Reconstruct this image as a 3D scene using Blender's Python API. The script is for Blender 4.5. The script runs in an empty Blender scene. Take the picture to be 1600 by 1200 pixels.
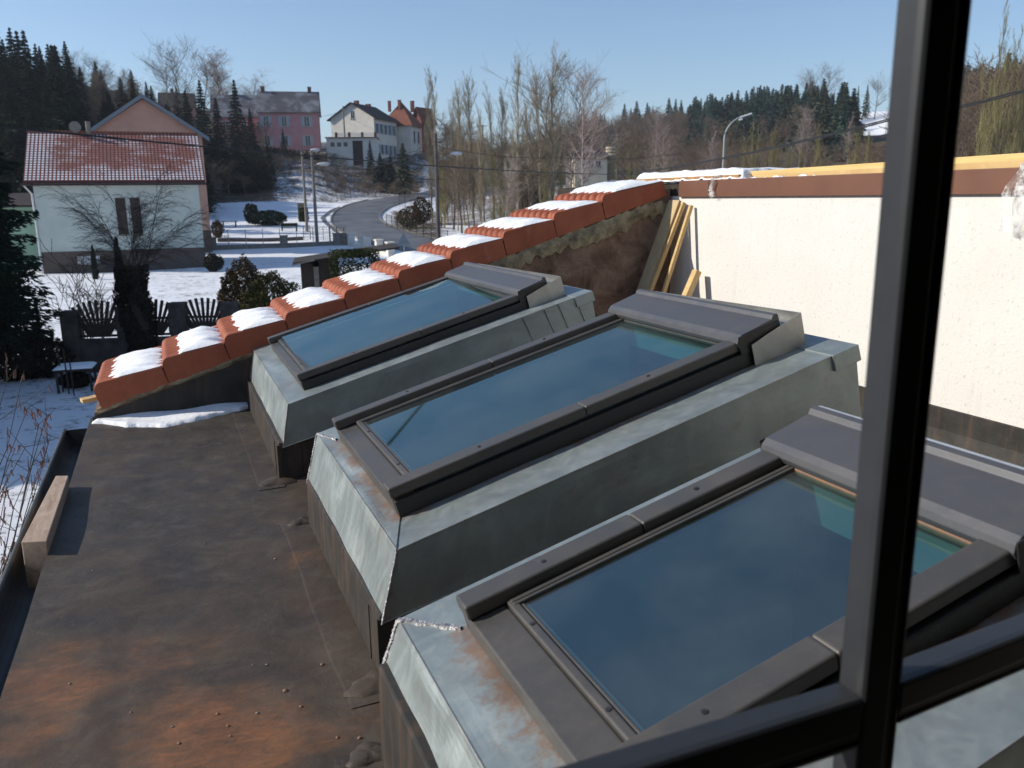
import bpy, math, random
import numpy as np
from math import sin, cos, tan, radians, pi, atan2, hypot
from mathutils import Vector, Matrix
random.seed(7)
RS = np.random.RandomState(11)
scene = bpy.context.scene
COL = scene.collection
HAZE = 0.00024
EYE = 1.25                                   # eye height above the flat roof, metres
# ---------------------------------------------------------------- camera
FPX = 1285.0
_pit, _yaw, _rol = radians(12.78), radians(22.59), radians(-0.69)
cF = np.array([sin(_yaw)*cos(_pit), cos(_yaw)*cos(_pit), -sin(_pit)])
_R0 = np.array([cos(_yaw), -sin(_yaw), 0.0]); _U0 = np.cross(_R0, cF)
cR = cos(_rol)*_R0 + sin(_rol)*_U0
cU = -sin(_rol)*_R0 + cos(_rol)*_U0
cam = bpy.data.cameras.new('camera'); camo = bpy.data.objects.new('camera', cam); COL.objects.link(camo)
camo.matrix_world = Matrix(((cR[0], cU[0], -cF[0], 0), (cR[1], cU[1], -cF[1], 0), (cR[2], cU[2], -cF[2], EYE), (0, 0, 0, 1)))
cam.sensor_width = 36.0; cam.lens = FPX/1600*36.0
cam.clip_start = 0.05; cam.clip_end = 5000
cam.dof.use_dof = True; cam.dof.focus_distance = 3.2; cam.dof.aperture_fstop = 6.5
scene.camera = camo
# ---------------------------------------------------------------- light
SUNV = Vector((-1.0, 0.38, 0.61)).normalized()      # towards the sun
sun_el = math.asin(SUNV.z); sun_az = atan2(SUNV.x, SUNV.y)
w = bpy.data.worlds.new("World"); scene.world = w; w.use_nodes = True
nt = w.node_tree; nt.nodes.clear()
sky = nt.nodes.new('ShaderNodeTexSky'); sky.sky_type = 'NISHITA'; sky.sun_disc = False
sky.sun_elevation = sun_el; sky.sun_rotation = sun_az % (2*pi)
sky.air_density = 1.0; sky.dust_density = 0.3; sky.ozone_density = 3.2; sky.altitude = 400
# thin cirrus veil low in the sky
tcn = nt.nodes.new('ShaderNodeTexCoord'); mpn = nt.nodes.new('ShaderNodeMapping')
mpn.inputs['Scale'].default_value = (1.0, 1.0, 7.0); mpn.inputs['Rotation'].default_value = (0.15, -0.25, 0)
nzn = nt.nodes.new('ShaderNodeTexNoise'); nzn.inputs['Scale'].default_value = 2.6; nzn.inputs['Detail'].default_value = 7; nzn.inputs['Roughness'].default_value = .62
crn = nt.nodes.new('ShaderNodeValToRGB'); crn.color_ramp.elements[0].position = .56; crn.color_ramp.elements[1].position = .85
crn.color_ramp.elements[1].color = (.06, .06, .06, 1)
mxn = nt.nodes.new('ShaderNodeMixRGB'); mxn.inputs['Color2'].default_value = (6.5, 7.0, 7.6, 1)
bg = nt.nodes.new('ShaderNodeBackground'); out = nt.nodes.new('ShaderNodeOutputWorld')
bg.inputs['Strength'].default_value = 0.138
nt.links.new(tcn.outputs['Generated'], mpn.inputs['Vector']); nt.links.new(mpn.outputs['Vector'], nzn.inputs['Vector'])
nt.links.new(nzn.outputs['Fac'], crn.inputs['Fac']); nt.links.new(crn.outputs['Color'], mxn.inputs['Fac'])
nt.links.new(sky.outputs['Color'], mxn.inputs['Color1']); nt.links.new(mxn.outputs['Color'], bg.inputs['Color'])
nt.links.new(bg.outputs['Background'], out.inputs['Surface'])
sl = bpy.data.lights.new('sun', 'SUN'); sl.energy = 4.7; sl.angle = radians(0.53); sl.color = (1.0, 0.93, 0.82)
so = bpy.data.objects.new('sun', sl); COL.objects.link(so); so.location = (-10, 5, 20)
so.rotation_euler = (-SUNV).to_track_quat('-Z', 'Y').to_euler()
scene.view_settings.view_transform = 'Standard'; scene.view_settings.look = 'None'
scene.view_settings.gamma = 1; scene.view_settings.exposure = 0.1
scene.cycles.max_bounces = 6; scene.cycles.transparent_max_bounces = 12
scene.cycles.caustics_reflective = False; scene.cycles.caustics_refractive = False

# ---------------------------------------------------------------- projection helpers (pixel of the 1600x1200 photo -> world)
def ray(px, py): return (px-800)*cR - (py-600)*cU + FPX*cF
def at(px, py, d):
    v = ray(px, py); v = v*(d/v.dot(cF)); v[2] += EYE; return v
def on(px, py, axis, val):
    v = ray(px, py); o = EYE if axis == 2 else 0.0
    v = v*((val-o)/v[axis]); v[2] += EYE; return v
def mpx(d): return d/FPX                       # metres per pixel at depth d
def vyaw(px, eff=0.0):                         # yaw of the line across the view at column px, turned eff degrees clockwise
    v = ray(px, 313); return atan2(v[1], v[0]) - pi/2 - radians(eff)

# ---------------------------------------------------------------- materials
def new_mat(name):
    m = bpy.data.materials.new(name); m.use_nodes = True
    n = m.node_tree; b = n.nodes['Principled BSDF']; return m, n, b
def node(n, t, **kw):
    x = n.nodes.new(t)
    for k, v in kw.items():
        if k.startswith('i_'):
            key = k[2:].replace('_', ' '); x.inputs[key].default_value = v
        else: setattr(x, k, v)
    return x
def coords(n, scale=(1, 1, 1), rot=(0, 0, 0), src='Object'):
    tc = node(n, 'ShaderNodeTexCoord'); mp = node(n, 'ShaderNodeMapping')
    mp.inputs['Scale'].default_value = scale; mp.inputs['Rotation'].default_value = rot
    n.links.new(tc.outputs[src], mp.inputs['Vector']); return mp.outputs['Vector']
def noise(n, vec, scale, detail=4, rough=.55, dist=0.0):
    x = node(n, 'ShaderNodeTexNoise'); x.inputs['Scale'].default_value = scale; x.inputs['Detail'].default_value = detail
    x.inputs['Roughness'].default_value = rough; x.inputs['Distortion'].default_value = dist
    n.links.new(vec, x.inputs['Vector']); return x.outputs['Fac']
def ramp(n, fac, *stops):
    r = node(n, 'ShaderNodeValToRGB'); e = r.color_ramp.elements
    while len(e) < len(stops): e.new(.5)
    for el, (p, c) in zip(e, stops):
        el.position = p; el.color = (*(c if isinstance(c, (tuple, list)) else (c, c, c)), 1)
    n.links.new(fac, r.inputs['Fac']); return r.outputs['Color']
def mix(n, fac, a, b, mode='MIX'):
    x = node(n, 'ShaderNodeMixRGB', blend_type=mode)
    for k, v in (('Fac', fac), ('Color1', a), ('Color2', b)):
        if hasattr(v, 'links') or hasattr(v, 'is_linked'): n.links.new(v, x.inputs[k])
        elif isinstance(v, (tuple, list)): x.inputs[k].default_value = (*v, 1) if len(v) == 3 else v
        else: x.inputs[k].default_value = v
    return x.outputs['Color']
def mth(n, op, a, b=0.0):
    x = node(n, 'ShaderNodeMath', operation=op)
    for k, v in ((0, a), (1, b)):
        if hasattr(v, 'is_linked'): n.links.new(v, x.inputs[k])
        else: x.inputs[k].default_value = v
    return x.outputs[0]
def bump(n, b, h, strength=.3, dist=.01):
    x = node(n, 'ShaderNodeBump'); x.inputs['Strength'].default_value = strength; x.inputs['Distance'].default_value = dist
    n.links.new(h, x.inputs['Height']); n.links.new(x.outputs['Normal'], b.inputs['Normal'])
def simple(name, c1, c2=None, scale=3.0, rough=.8, metal=0.0, bmp=0.0, bscale=None, bdist=.01, spec=.4, stretch=(1, 1, 1), detail=5, lo=.35, hi=.65):
    m, n, b = new_mat(name); v = coords(n, stretch)
    f = noise(n, v, scale, detail)
    c2 = c2 or tuple(x*.8 for x in c1)
    n.links.new(ramp(n, f, (lo, c1), (hi, c2)), b.inputs['Base Color'])
    b.inputs['Roughness'].default_value = rough; b.inputs['Metallic'].default_value = metal
    b.inputs['Specular IOR Level'].default_value = spec
    if bmp: bump(n, b, noise(n, v, bscale or scale*4, 6), bmp, bdist)
    return m
MT = {}
def mk_materials():
    # bitumen / EPDM membrane with clay-coloured dust carried by rain
    m, n, b = new_mat('roof membrane'); v = coords(n)
    big = noise(n, v, 1.1, 5, .6, .6); med = noise(n, v, 5.0, 6, .65); fine = noise(n, v, 60, 6, .7)
    vs = coords(n, (1.0, 1.7, 1.0), (0, 0, radians(55))); streak = noise(n, vs, 3.4, 8, .68, .5); dat = node(n, 'ShaderNodeAttribute', attribute_name='dust').outputs['Fac']
    base = ramp(n, med, (.3, (.013, .012, .011)), (.7, (.050, .041, .032)))
    base = mix(n, mth(n, 'MULTIPLY', fine, .5), base, (.085, .070, .056)); base = mix(n, ramp(n, noise(n, v, 150, 3, .8), (.62, 0.0), (.70, .8)), base, (.21, .18, .15)); base = mix(n, ramp(n, noise(n, coords(n, (1, 5, 1), (0, 0, radians(15))), 24, 5, .8), (.58, 0.0), (.72, .6)), base, (.010, .009, .009))
    # dust gathers towards the house end of the roof (small Y)
    sx = node(n, 'ShaderNodeSeparateXYZ'); n.links.new(v, sx.inputs[0])
    g = node(n, 'ShaderNodeMapRange'); g.inputs[1].default_value = 4.2; g.inputs[2].default_value = .9; g.inputs[3].default_value = -.12; g.inputs[4].default_value = -.03
    n.links.new(sx.outputs['Y'], g.inputs[0])
    d1 = mth(n, 'ADD', mth(n, 'ADD', mth(n, 'MULTIPLY', big, .55), mth(n, 'MULTIPLY', streak, .45)), mth(n, 'ADD', g.outputs[0], mth(n, 'MULTIPLY', dat, .17)))
    wash = ramp(n, d1, (.36, 0.0), (.62, .75))
    base = mix(n, wash, base, (.088, .054, .032)); base = mix(n, ramp(n, noise(n, v, 9.0, 8, .75, .6), (.46, 0.0), (.66, .45)), base, (.115, .095, .075)); base = mix(n, ramp(n, noise(n, v, 2.6, 7, .7, 1.0), (.50, 0.0), (.66, .45)), base, (.020, .019, .019))
    clay = ramp(n, mth(n, 'ADD', d1, mth(n, 'MULTIPLY', mth(n, 'SUBTRACT', med, .5), .35)), (.56, 0.0), (.74, .85))
    grain = ramp(n, noise(n, coords(n, (1, 2.6, 1), (0, 0, radians(40))), 14, 9, .8, .6), (.40, .25), (.62, 1.0)); base = mix(n, mth(n, 'MULTIPLY', clay, grain), base, (.25, .105, .045))
    n.links.new(base, b.inputs['Base Color'])
    n.links.new(ramp(n, med, (.3, .50), (.7, .72)), b.inputs['Roughness'])
    wr = node(n, 'ShaderNodeTexWave'); wr.inputs['Scale'].default_value = 1.2; wr.inputs['Distortion'].default_value = 9; wr.inputs['Detail'].default_value = 3; wr.inputs['Detail Scale'].default_value = 1.2
    n.links.new(v, wr.inputs['Vector'])
    hh = mth(n, 'ADD', mth(n, 'MULTIPLY', fine, .10), mth(n, 'ADD', mth(n, 'MULTIPLY', med, .6), mth(n, 'MULTIPLY', wr.outputs['Fac'], .25)))
    bump(n, b, hh, .7, .012); b.inputs['Specular IOR Level'].default_value = .35
    MT['membrane'] = m
    m, n, b = new_mat('membrane upstand'); v = coords(n)
    med = noise(n, v, 7.0, 6, .65); vs = coords(n, (7, 7, 1.0)); st = noise(n, vs, 3.0, 5, .6)
    base = ramp(n, med, (.3, (.022, .021, .020)), (.7, (.050, .045, .040)))
    base = mix(n, ramp(n, st, (.48, 0.0), (.75, .45)), base, (.15, .085, .05))
    n.links.new(base, b.inputs['Base Color']); b.inputs['Roughness'].default_value = .6; b.inputs['Specular IOR Level'].default_value = .3
    bump(n, b, med, .5, .01); MT['upstand'] = m
    # galvanised / weathered zinc sheet
    def zinc(name, c1, c2, dust, rough=.42):
        m, n, b = new_mat(name); v = coords(n)
        big = noise(n, v, 3.0, 6, .65, 1.2); vs = coords(n, (2.5, 2.5, .8), (0, radians(15), 0)); st = noise(n, vs, 5, 7, .65, 1.5); fine = noise(n, v, 45, 4, .6)
        c = ramp(n, big, (.33, c1), (.66, c2))
        c = mix(n, ramp(n, st, (.5, 0.0), (.75, .25)), c, tuple(min(1, x*1.35) for x in c1))
        c = mix(n, ramp(n, fine, (.55, 0.0), (.8, .35)), c, tuple(x*.55 for x in c1))
        c = mix(n, ramp(n, noise(n, v, 4.3, 6, .7, .5), (.52, 0.0), (.75, dust)), c, (.30, .19, .12))
        da = node(n, 'ShaderNodeAttribute', attribute_name='dust').outputs['Fac']; dn = noise(n, v, 16, 7, .75, .4)
        c = mix(n, ramp(n, mth(n, 'ADD', dn, mth(n, 'MULTIPLY', da, .30)), (.60, 0.0), (.80, .85)), c, (.30, .185, .125))
        n.links.new(c, b.inputs['Base Color']); b.inputs['Metallic'].default_value = .62
        n.links.new(ramp(n, st, (.3, rough), (.7, rough+.2)), b.inputs['Roughness'])
        bump(n, b, noise(n, v, 2.2, 3, .5), .35, .03); return m
    MT['zinc'] = zinc('weathered zinc sheet', (.36, .41, .405), (.26, .30, .30), .25)
    MT['zinc_clean'] = zinc('bright zinc sheet', (.46, .46, .43), (.30, .30, .28), .12, .32)
    MT['solder'] = simple('ragged solder seam', (.62, .60, .60), (.24, .23, .24), 55, .45, .6, .9, 80, .01)
    MT['bright'] = simple('pale metal for sun glint on zinc edge', (.90, .89, .86), (.70, .70, .68), 12, .30, .85)  # paler than the other zinc, sun glint put into the colour
    # anthracite aluminium with dust film
    def alu(name, c, dust):
        m, n, b = new_mat(name); v = coords(n)
        f = noise(n, v, 9, 6, .7); g = noise(n, v, 120, 3, .6)
        cc = mix(n, ramp(n, f, (.40, 0.0), (.75, dust)), c, (.21, .165, .125))
        cc = mix(n, ramp(n, g, (.60, 0.0), (.72, .22)), cc, (.20, .18, .16))
        cc = mix(n, ramp(n, noise(n, v, 32, 8, .8, .8), (.58, 0.0), (.74, dust*1.2)), cc, (.24, .15, .10)); n.links.new(cc, b.inputs['Base Color']); b.inputs['Metallic'].default_value = .25
        n.links.new(ramp(n, f, (.3, .36), (.7, .58)), b.inputs['Roughness']); return m
    MT['alu'] = alu('anthracite aluminium cover', (.080, .078, .076), .22)
    MT['alu_dark'] = alu('dark aluminium side plate', (.030, .030, .031), .06)
    MT['alu_light'] = alu('grey aluminium hood', (.088, .091, .100), .16)
    MT['rubber'] = simple('black glazing gasket', (.02, .02, .02), (.05, .045, .04), 20, .6)
    MT['clay_dust'] = simple('orange clay residue', (.33, .17, .10), (.22, .155, .12), 60, .95)
    # insulating glass of the roof windows
    m, n, b = new_mat('tinted insulating glass'); n.nodes.remove(b)
    o = n.nodes['Material Output']; v = coords(n)
    tr = node(n, 'ShaderNodeBsdfTransparent'); tr.inputs['Color'].default_value = (.42, .66, .66, 1)
    gl = node(n, 'ShaderNodeBsdfGlossy'); gl.inputs['Color'].default_value = (.62, .88, .93, 1); gl.inputs['Roughness'].default_value = .025
    df = node(n, 'ShaderNodeBsdfDiffuse')
    n.links.new(ramp(n, noise(n, v, 5, 5, .6), (.3, (.26, .30, .31)), (.7, (.36, .36, .34))), df.inputs['Color'])
    fr = node(n, 'ShaderNodeFresnel'); fr.inputs['IOR'].default_value = 2.7
    geo = node(n, 'ShaderNodeNewGeometry'); frf = mth(n, 'MULTIPLY', fr.outputs[0], mth(n, 'SUBTRACT', 1.0, geo.outputs['Backfacing'])); ms = node(n, 'ShaderNodeMixShader'); n.links.new(frf, ms.inputs[0]); n.links.new(tr.outputs[0], ms.inputs[1]); n.links.new(gl.outputs[0], ms.inputs[2])
    vs = coords(n, (1, 1, 1)); vo = node(n, 'ShaderNodeTexNoise'); vo.inputs['Scale'].default_value = 85; vo.inputs['Detail'].default_value = 6; vo.inputs['Roughness'].default_value = .75
    n.links.new(vs, vo.inputs['Vector'])
    sp = ramp(n, vo.outputs['Fac'], (.60, .030), (.76, .16))
    sp = mth(n, 'ADD', sp, ramp(n, noise(n, v, 3.0, 4, .6), (.4, 0.0), (.7, .06)))
    ms2 = node(n, 'ShaderNodeMixShader'); n.links.new(sp, ms2.inputs[0]); n.links.new(ms.outputs[0], ms2.inputs[1]); n.links.new(df.outputs[0], ms2.inputs[2])
    n.links.new(ms2.outputs[0], o.inputs['Surface']); MT['glass'] = m
    # terracotta
    m, n, b = new_mat('terracotta verge tile'); v = coords(n)
    f = noise(n, v, 6, 6, .65); g = noise(n, v, 70, 4, .6)
    c = ramp(n, f, (.3, (.30, .068, .028)), (.7, (.44, .125, .055))); c = mix(n, ramp(n, noise(n, v, 13, 7, .75, .5), (.54, 0.0), (.72, .5)), c, (.17, .07, .05)); c = mix(n, ramp(n, noise(n, coords(n, (3, 3, 1)), 5, 6, .7), (.6, 0.0), (.72, .35)), c, (.45, .24, .16))
    c = mix(n, ramp(n, g, (.6, 0.0), (.8, .3)), c, (.26, .08, .05))
    ti = node(n, 'ShaderNodeObjectInfo'); rr = ramp(n, ti.outputs['Random'], (0, .86), (1, 1.0))
    c = mix(n, 1.0, c, rr, 'MULTIPLY')
    n.links.new(c, b.inputs['Base Color']); b.inputs['Roughness'].default_value = .72; bump(n, b, g, .25, .004); MT['tile'] = m
    # snow
    m, n, b = new_mat('snow'); v = coords(n)
    n.links.new(ramp(n, noise(n, v, 14, 5), (.3, (.84, .86, .88)), (.7, (.90, .90, .91))), b.inputs['Base Color'])
    b.inputs['Roughness'].default_value = .65; b.inputs['Specular IOR Level'].default_value = .25
    bump(n, b, noise(n, v, 35, 6, .6), .5, .012); MT['snow'] = m
    # rough-cast render
    m, n, b = new_mat('cream rough-cast render'); v = coords(n)
    vo = node(n, 'ShaderNodeTexVoronoi'); vo.inputs['Scale'].default_value = 75; n.links.new(v, vo.inputs['Vector'])
    f = noise(n, v, 1.6, 5, .6); s = noise(n, v, 45, 5, .75)
    c = ramp(n, f, (.3, (.71, .685, .635)), (.7, (.765, .745, .70)))
    c = mix(n, ramp(n, s, (.58, 0.0), (.66, .6)), c, (.45, .39, .33)); c = mix(n, ramp(n, noise(n, coords(n, (1, 6, .5)), 2.5, 6, .65), (.55, 0.0), (.8, .25)), c, (.50, .44, .36))
    n.links.new(c, b.inputs['Base Color']); b.inputs['Roughness'].default_value = .95
    bump(n, b, mth(n, 'ADD', mth(n, 'MULTIPLY', vo.outputs['Distance'], .7), s), .25, .004); MT['render'] = m
    # earthen wall of the parapet
    m, n, b = new_mat('brown earthen plaster'); v = coords(n)
    f = noise(n, v, 4.5, 9, .72, .6); g = noise(n, v, 28, 6, .7)
    c = ramp(n, f, (.30, (.060, .034, .024)), (.48, (.19, .115, .080)), (.68, (.34, .24, .18)))
    n.links.new(c, b.inputs['Base Color']); b.inputs['Roughness'].default_value = .95; bump(n, b, mth(n, 'ADD', f, mth(n, 'MULTIPLY', g, .5)), .9, .035); MT['earth'] = m
    MT['mortar'] = simple('yellow grey lime mortar', (.36, .31, .20), (.13, .11, .075), 14, .95, 0, .9, 30, .02, lo=.4, hi=.7)
    MT['fascia'] = simple('brown lacquered fascia sheet', (.20, .092, .058), (.17, .078, .050), 4, .42, .1, .05)
    def wood(name, c1, c2, sc=(1, 1, 1)):
        m, n, b = new_mat(name); v = coords(n, sc)
        f = noise(n, v, 7, 7, .65, .5); g = noise(n, v, 28, 3, .6)
        c = ramp(n, f, (.32, c1), (.68, c2)); n.links.new(c, b.inputs['Base Color']); b.inputs['Roughness'].default_value = .75; bump(n, b, g, .2, .004); return m
    MT['pine'] = wood('fresh pine batten', (.66, .47, .22), (.54, .35, .14), (8, 1, 1))
    MT['pine_z'] = wood('fresh pine plank', (.60, .46, .27), (.48, .34, .17), (5, 5, .6))
    MT['pine_y'] = wood('yellow pine beam', (.72, .53, .24), (.60, .41, .15), (6, .5, 6))
    MT['gutter'] = simple('dull grey gutter sheet', (.10, .105, .105), (.055, .058, .06), 5, .6, .3)
    MT['oldwood'] = wood('weathered reddish timber', (.46, .35, .26), (.27, .18, .13), (6, 1, 6))
    MT['osb'] = simple('strand board', (.50, .29, .12), (.28, .14, .06), 40, .8)
    MT['darkwood'] = simple('dark weathered wood', (.022, .017, .013), (.045, .034, .026), 12, .85)
    MT['frame'] = simple('dark lacquered window frame', (.026, .028, .032), (.031, .033, .037), 30, .38)
    MT['reveal'] = simple('white plasterboard reveal', (.50, .50, .48), (.42, .43, .42), 3, .9)
    MT['room'] = simple('dark room', (.035, .033, .032), (.05, .045, .04), 3, .95)
    MT['concrete'] = simple('weathered concrete', (.26, .235, .20), (.17, .155, .135), 6, .9, 0, .3, 30)
    MT['stone'] = simple('dark garden wall stone', (.075, .065, .055), (.04, .036, .032), 4, .95, 0, .5, 12, .03)
    MT['pole_dark'] = simple('dark weathered pole', (.13, .115, .10), (.075, .065, .058), 2, .85)
    MT['metal'] = simple('galvanised pole', (.34, .38, .38), (.28, .31, .31), 8, .5, .5)
    MT['lamp'] = simple('pale lamp housing', (.55, .57, .58), (.45, .47, .48), 8, .4)
    MT['cable'] = simple('black cable', (.012, .012, .013), (.02, .02, .02), 8, .6)
    MT['asphalt'] = simple('wet asphalt', (.105, .105, .112), (.165, .165, .170), .35, .55, 0, .2, 20, .01, lo=.4, hi=.62)
    m, n, b = new_mat('clear plastic film'); v = coords(n)
    b.inputs['Base Color'].default_value = (.85, .85, .85, 1); b.inputs['Roughness'].default_value = .25
    n.links.new(ramp(n, noise(n, v, 22, 5, .7), (.42, .10), (.62, .75)), b.inputs['Alpha']); MT['film'] = m
    # vegetation
    MT['bark'] = simple('grey bark', (.20, .165, .13), (.12, .10, .08), 5, .95)
    MT['bark_dark'] = simple('dark bark', (.045, .036, .030), (.022, .018, .015), 5, .95)
    MT['bark_poplar'] = simple('olive poplar bark', (.36, .30, .20), (.22, .18, .12), 1.5, .95)
    MT['bark_birch'] = simple('pale birch bark', (.46, .38, .33), (.26, .19, .17), 2.5, .9)
    MT['twig_brown'] = simple('brown twigs', (.20, .145, .10), (.11, .080, .056), .25, .95)
    MT['twig_yellow'] = simple('yellow green twigs', (.30, .26, .11), (.17, .145, .065), .4, .95)
    MT['conifer'] = simple('dark shaded spruce needles', (.010, .020, .014), (.022, .036, .020), .9, .9, spec=.15)  # needle green darkened to carry the shade of backlit trees
    MT['conifer_sunlit'] = simple('spruce needles in sun', (.060, .110, .070), (.030, .060, .042), .25, .9, spec=.15)  # same needles painted lighter, as the sun strikes them
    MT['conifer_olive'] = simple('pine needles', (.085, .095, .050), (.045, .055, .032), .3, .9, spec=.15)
    MT['hedge'] = simple('hedge leaves', (.040, .050, .016), (.018, .024, .010), 2.0, .9, spec=.15)
    MT['hedge_brown'] = simple('rusty bush leaves', (.105, .060, .026), (.035, .030, .014), 1.6, .9, spec=.15)
    MT['hedge_gold'] = simple('olive gold shrub leaves', (.085, .075, .022), (.035, .036, .014), 1.6, .9, spec=.15)
    MT['ivy'] = simple('dark ivy', (.022, .020, .012), (.010, .010, .007), 3.0, .9, spec=.2)
    MT['catkin'] = simple('reddish catkins', (.16, .075, .060), (.09, .045, .040), 9, .9)
    MT['drygrass'] = simple('dry brown grass', (.24, .17, .10), (.11, .08, .05), 1.2, .95)
    # ground: snow, grass and leaf litter mixed by a cover attribute
    m, n, b = new_mat('snowy ground'); v = coords(n)
    atn = node(n, 'ShaderNodeAttribute', attribute_name='snow'); atb = node(n, 'ShaderNodeAttribute', attribute_name='litter')
    vt = coords(n, (1, 1, .6)); f = mth(n, 'ADD', mth(n, 'MULTIPLY', noise(n, vt, 2.2, 6, .75, .4), .35), mth(n, 'ADD', mth(n, 'MULTIPLY', noise(n, vt, .45, 4, .6), .2), mth(n, 'MULTIPLY', noise(n, coords(n, (1, 2.2, 1), (0, 0, radians(20))), 6.5, 7, .85), .45)))
    thr = mth(n, 'ADD', mth(n, 'MULTIPLY', mth(n, 'SUBTRACT', f, .5), 2.4), atn.outputs['Fac'])
    fac = ramp(n, thr, (.44, 0.0), (.56, 1.0))
    soil = mix(n, atb.outputs['Fac'], ramp(n, noise(n, v, .8, 6), (.3, (.085, .080, .040)), (.7, (.045, .042, .024))), ramp(n, noise(n, v, .3, 7, .7), (.3, (.060, .040, .028)), (.7, (.13, .092, .062))))
    c = mix(n, fac, soil, (.84, .85, .88)); n.links.new(c, b.inputs['Base Color']); b.inputs['Roughness'].default_value = .85; b.inputs['Specular IOR Level'].default_value = .15
    bump(n, b, f, .6, .12); MT['ground'] = m
mk_materials()
def paint(name, c, c2=None): return simple(name, c, c2 or tuple(x*.86 for x in c), .8, .9, 0, .1, 8)
MT['green_wall'] = paint('pale green render', (.56, .61, .55), (.48, .53, .48))
MT['bright_green'] = paint('mint render', (.33, .50, .38))
MT['plinth'] = paint('brown plinth', (.12, .095, .080))
MT['salmon'] = paint('salmon render', (.60, .36, .27))
MT['pink'] = paint('pink render', (.52, .27, .29))
MT['white_wall'] = paint('off white render', (.76, .72, .64))
MT['cream_wall'] = paint('cream render', (.72, .64, .48))
MT['slate'] = simple('grey slate with thin snow', (.085, .080, .085), (.30, .31, .34), .35, .7, lo=.45, hi=.75)
MT['roof_dark'] = simple('dark brown roof tiles', (.050, .035, .032), (.035, .026, .026), 1.2, .85)
MT['roof_red'] = simple('red brown roof tiles', (.25, .085, .045), (.15, .055, .035), .8, .85)
MT['brick'] = simple('red brick', (.24, .075, .055), (.15, .05, .04), 2, .9)
MT['pane'] = simple('dark window glass', (.03, .035, .04), (.06, .07, .08), 1, .12, spec=.8)
MT['shutter'] = simple('brown shutter', (.050, .034, .028), (.035, .024, .02), 6, .8)
MT['shutter_blue'] = simple('pale blue shutter', (.36, .42, .48), (.30, .36, .42), 3, .7)
MT['trim'] = simple('blue grey bargeboard', (.20, .25, .28), (.16, .20, .23), 3, .7)
MT['white_paint'] = simple('white paint', (.72, .72, .70), (.62, .62, .60), 3, .6)
MT['red_paint'] = simple('red paint', (.5, .03, .02), (.4, .03, .02), 3, .5)
# snow-dusted pantiles: the tile grid keeps a little snow on each tile's lower lip
m, n, b = new_mat('snow dusted pantiles'); uvn = node(n, 'ShaderNodeUVMap'); uvn.uv_map = 'uv'
sx = node(n, 'ShaderNodeSeparateXYZ'); n.links.new(uvn.outputs[0], sx.inputs[0])
fu = mth(n, 'FRACT', mth(n, 'MULTIPLY', sx.outputs['X'], 4.3)); fv = mth(n, 'FRACT', mth(n, 'MULTIPLY', sx.outputs['Y'], 3.6))
inu = mth(n, 'GREATER_THAN', fu, .42); inv = mth(n, 'GREATER_THAN', fv, .42)
cell = mth(n, 'MULTIPLY', inu, inv)
vn = node(n, 'ShaderNodeMapping'); n.links.new(uvn.outputs[0], vn.inputs[0]); vn.inputs['Scale'].default_value = (1, 1.8, 1)
big = noise(n, vn.outputs[0], .55, 5, .6)
atn = node(n, 'ShaderNodeAttribute', attribute_name='snow')
def mr(sock, a, b):
    x = node(n, 'ShaderNodeMapRange'); x.inputs[1].default_value = a; x.inputs[2].default_value = b; x.inputs[3].default_value = 0; x.inputs[4].default_value = .30; n.links.new(sock, x.inputs[0]); return x.outputs[0]
amt = mth(n, 'ADD', big, mth(n, 'MAXIMUM', mth(n, 'MAXIMUM', mr(sx.outputs['X'], 1.9, .4), mr(sx.outputs['X'], 9.4, 10.9)), mr(sx.outputs['Y'], 2.0, .4)))
msk = ramp(n, mth(n, 'ADD', amt, mth(n, 'MULTIPLY', noise(n, uvn.outputs[0], 4.0, 2, .5), .25)), (.62, .10), (.84, 1.0))
tile = ramp(n, noise(n, uvn.outputs[0], 2.5, 5), (.3, (.22, .050, .030)), (.7, (.32, .085, .045)))
tile = mix(n, mth(n, 'LESS_THAN', fu, .22), tile, (.06, .018, .014)); tile = mix(n, mth(n, 'LESS_THAN', fv, .2), tile, (.07, .02, .016))
n.links.new(mix(n, mth(n, 'MULTIPLY', cell, msk), tile, (.84, .85, .88)), b.inputs['Base Color']); b.inputs['Roughness'].default_value = .8
MT['pantile'] = m

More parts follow.
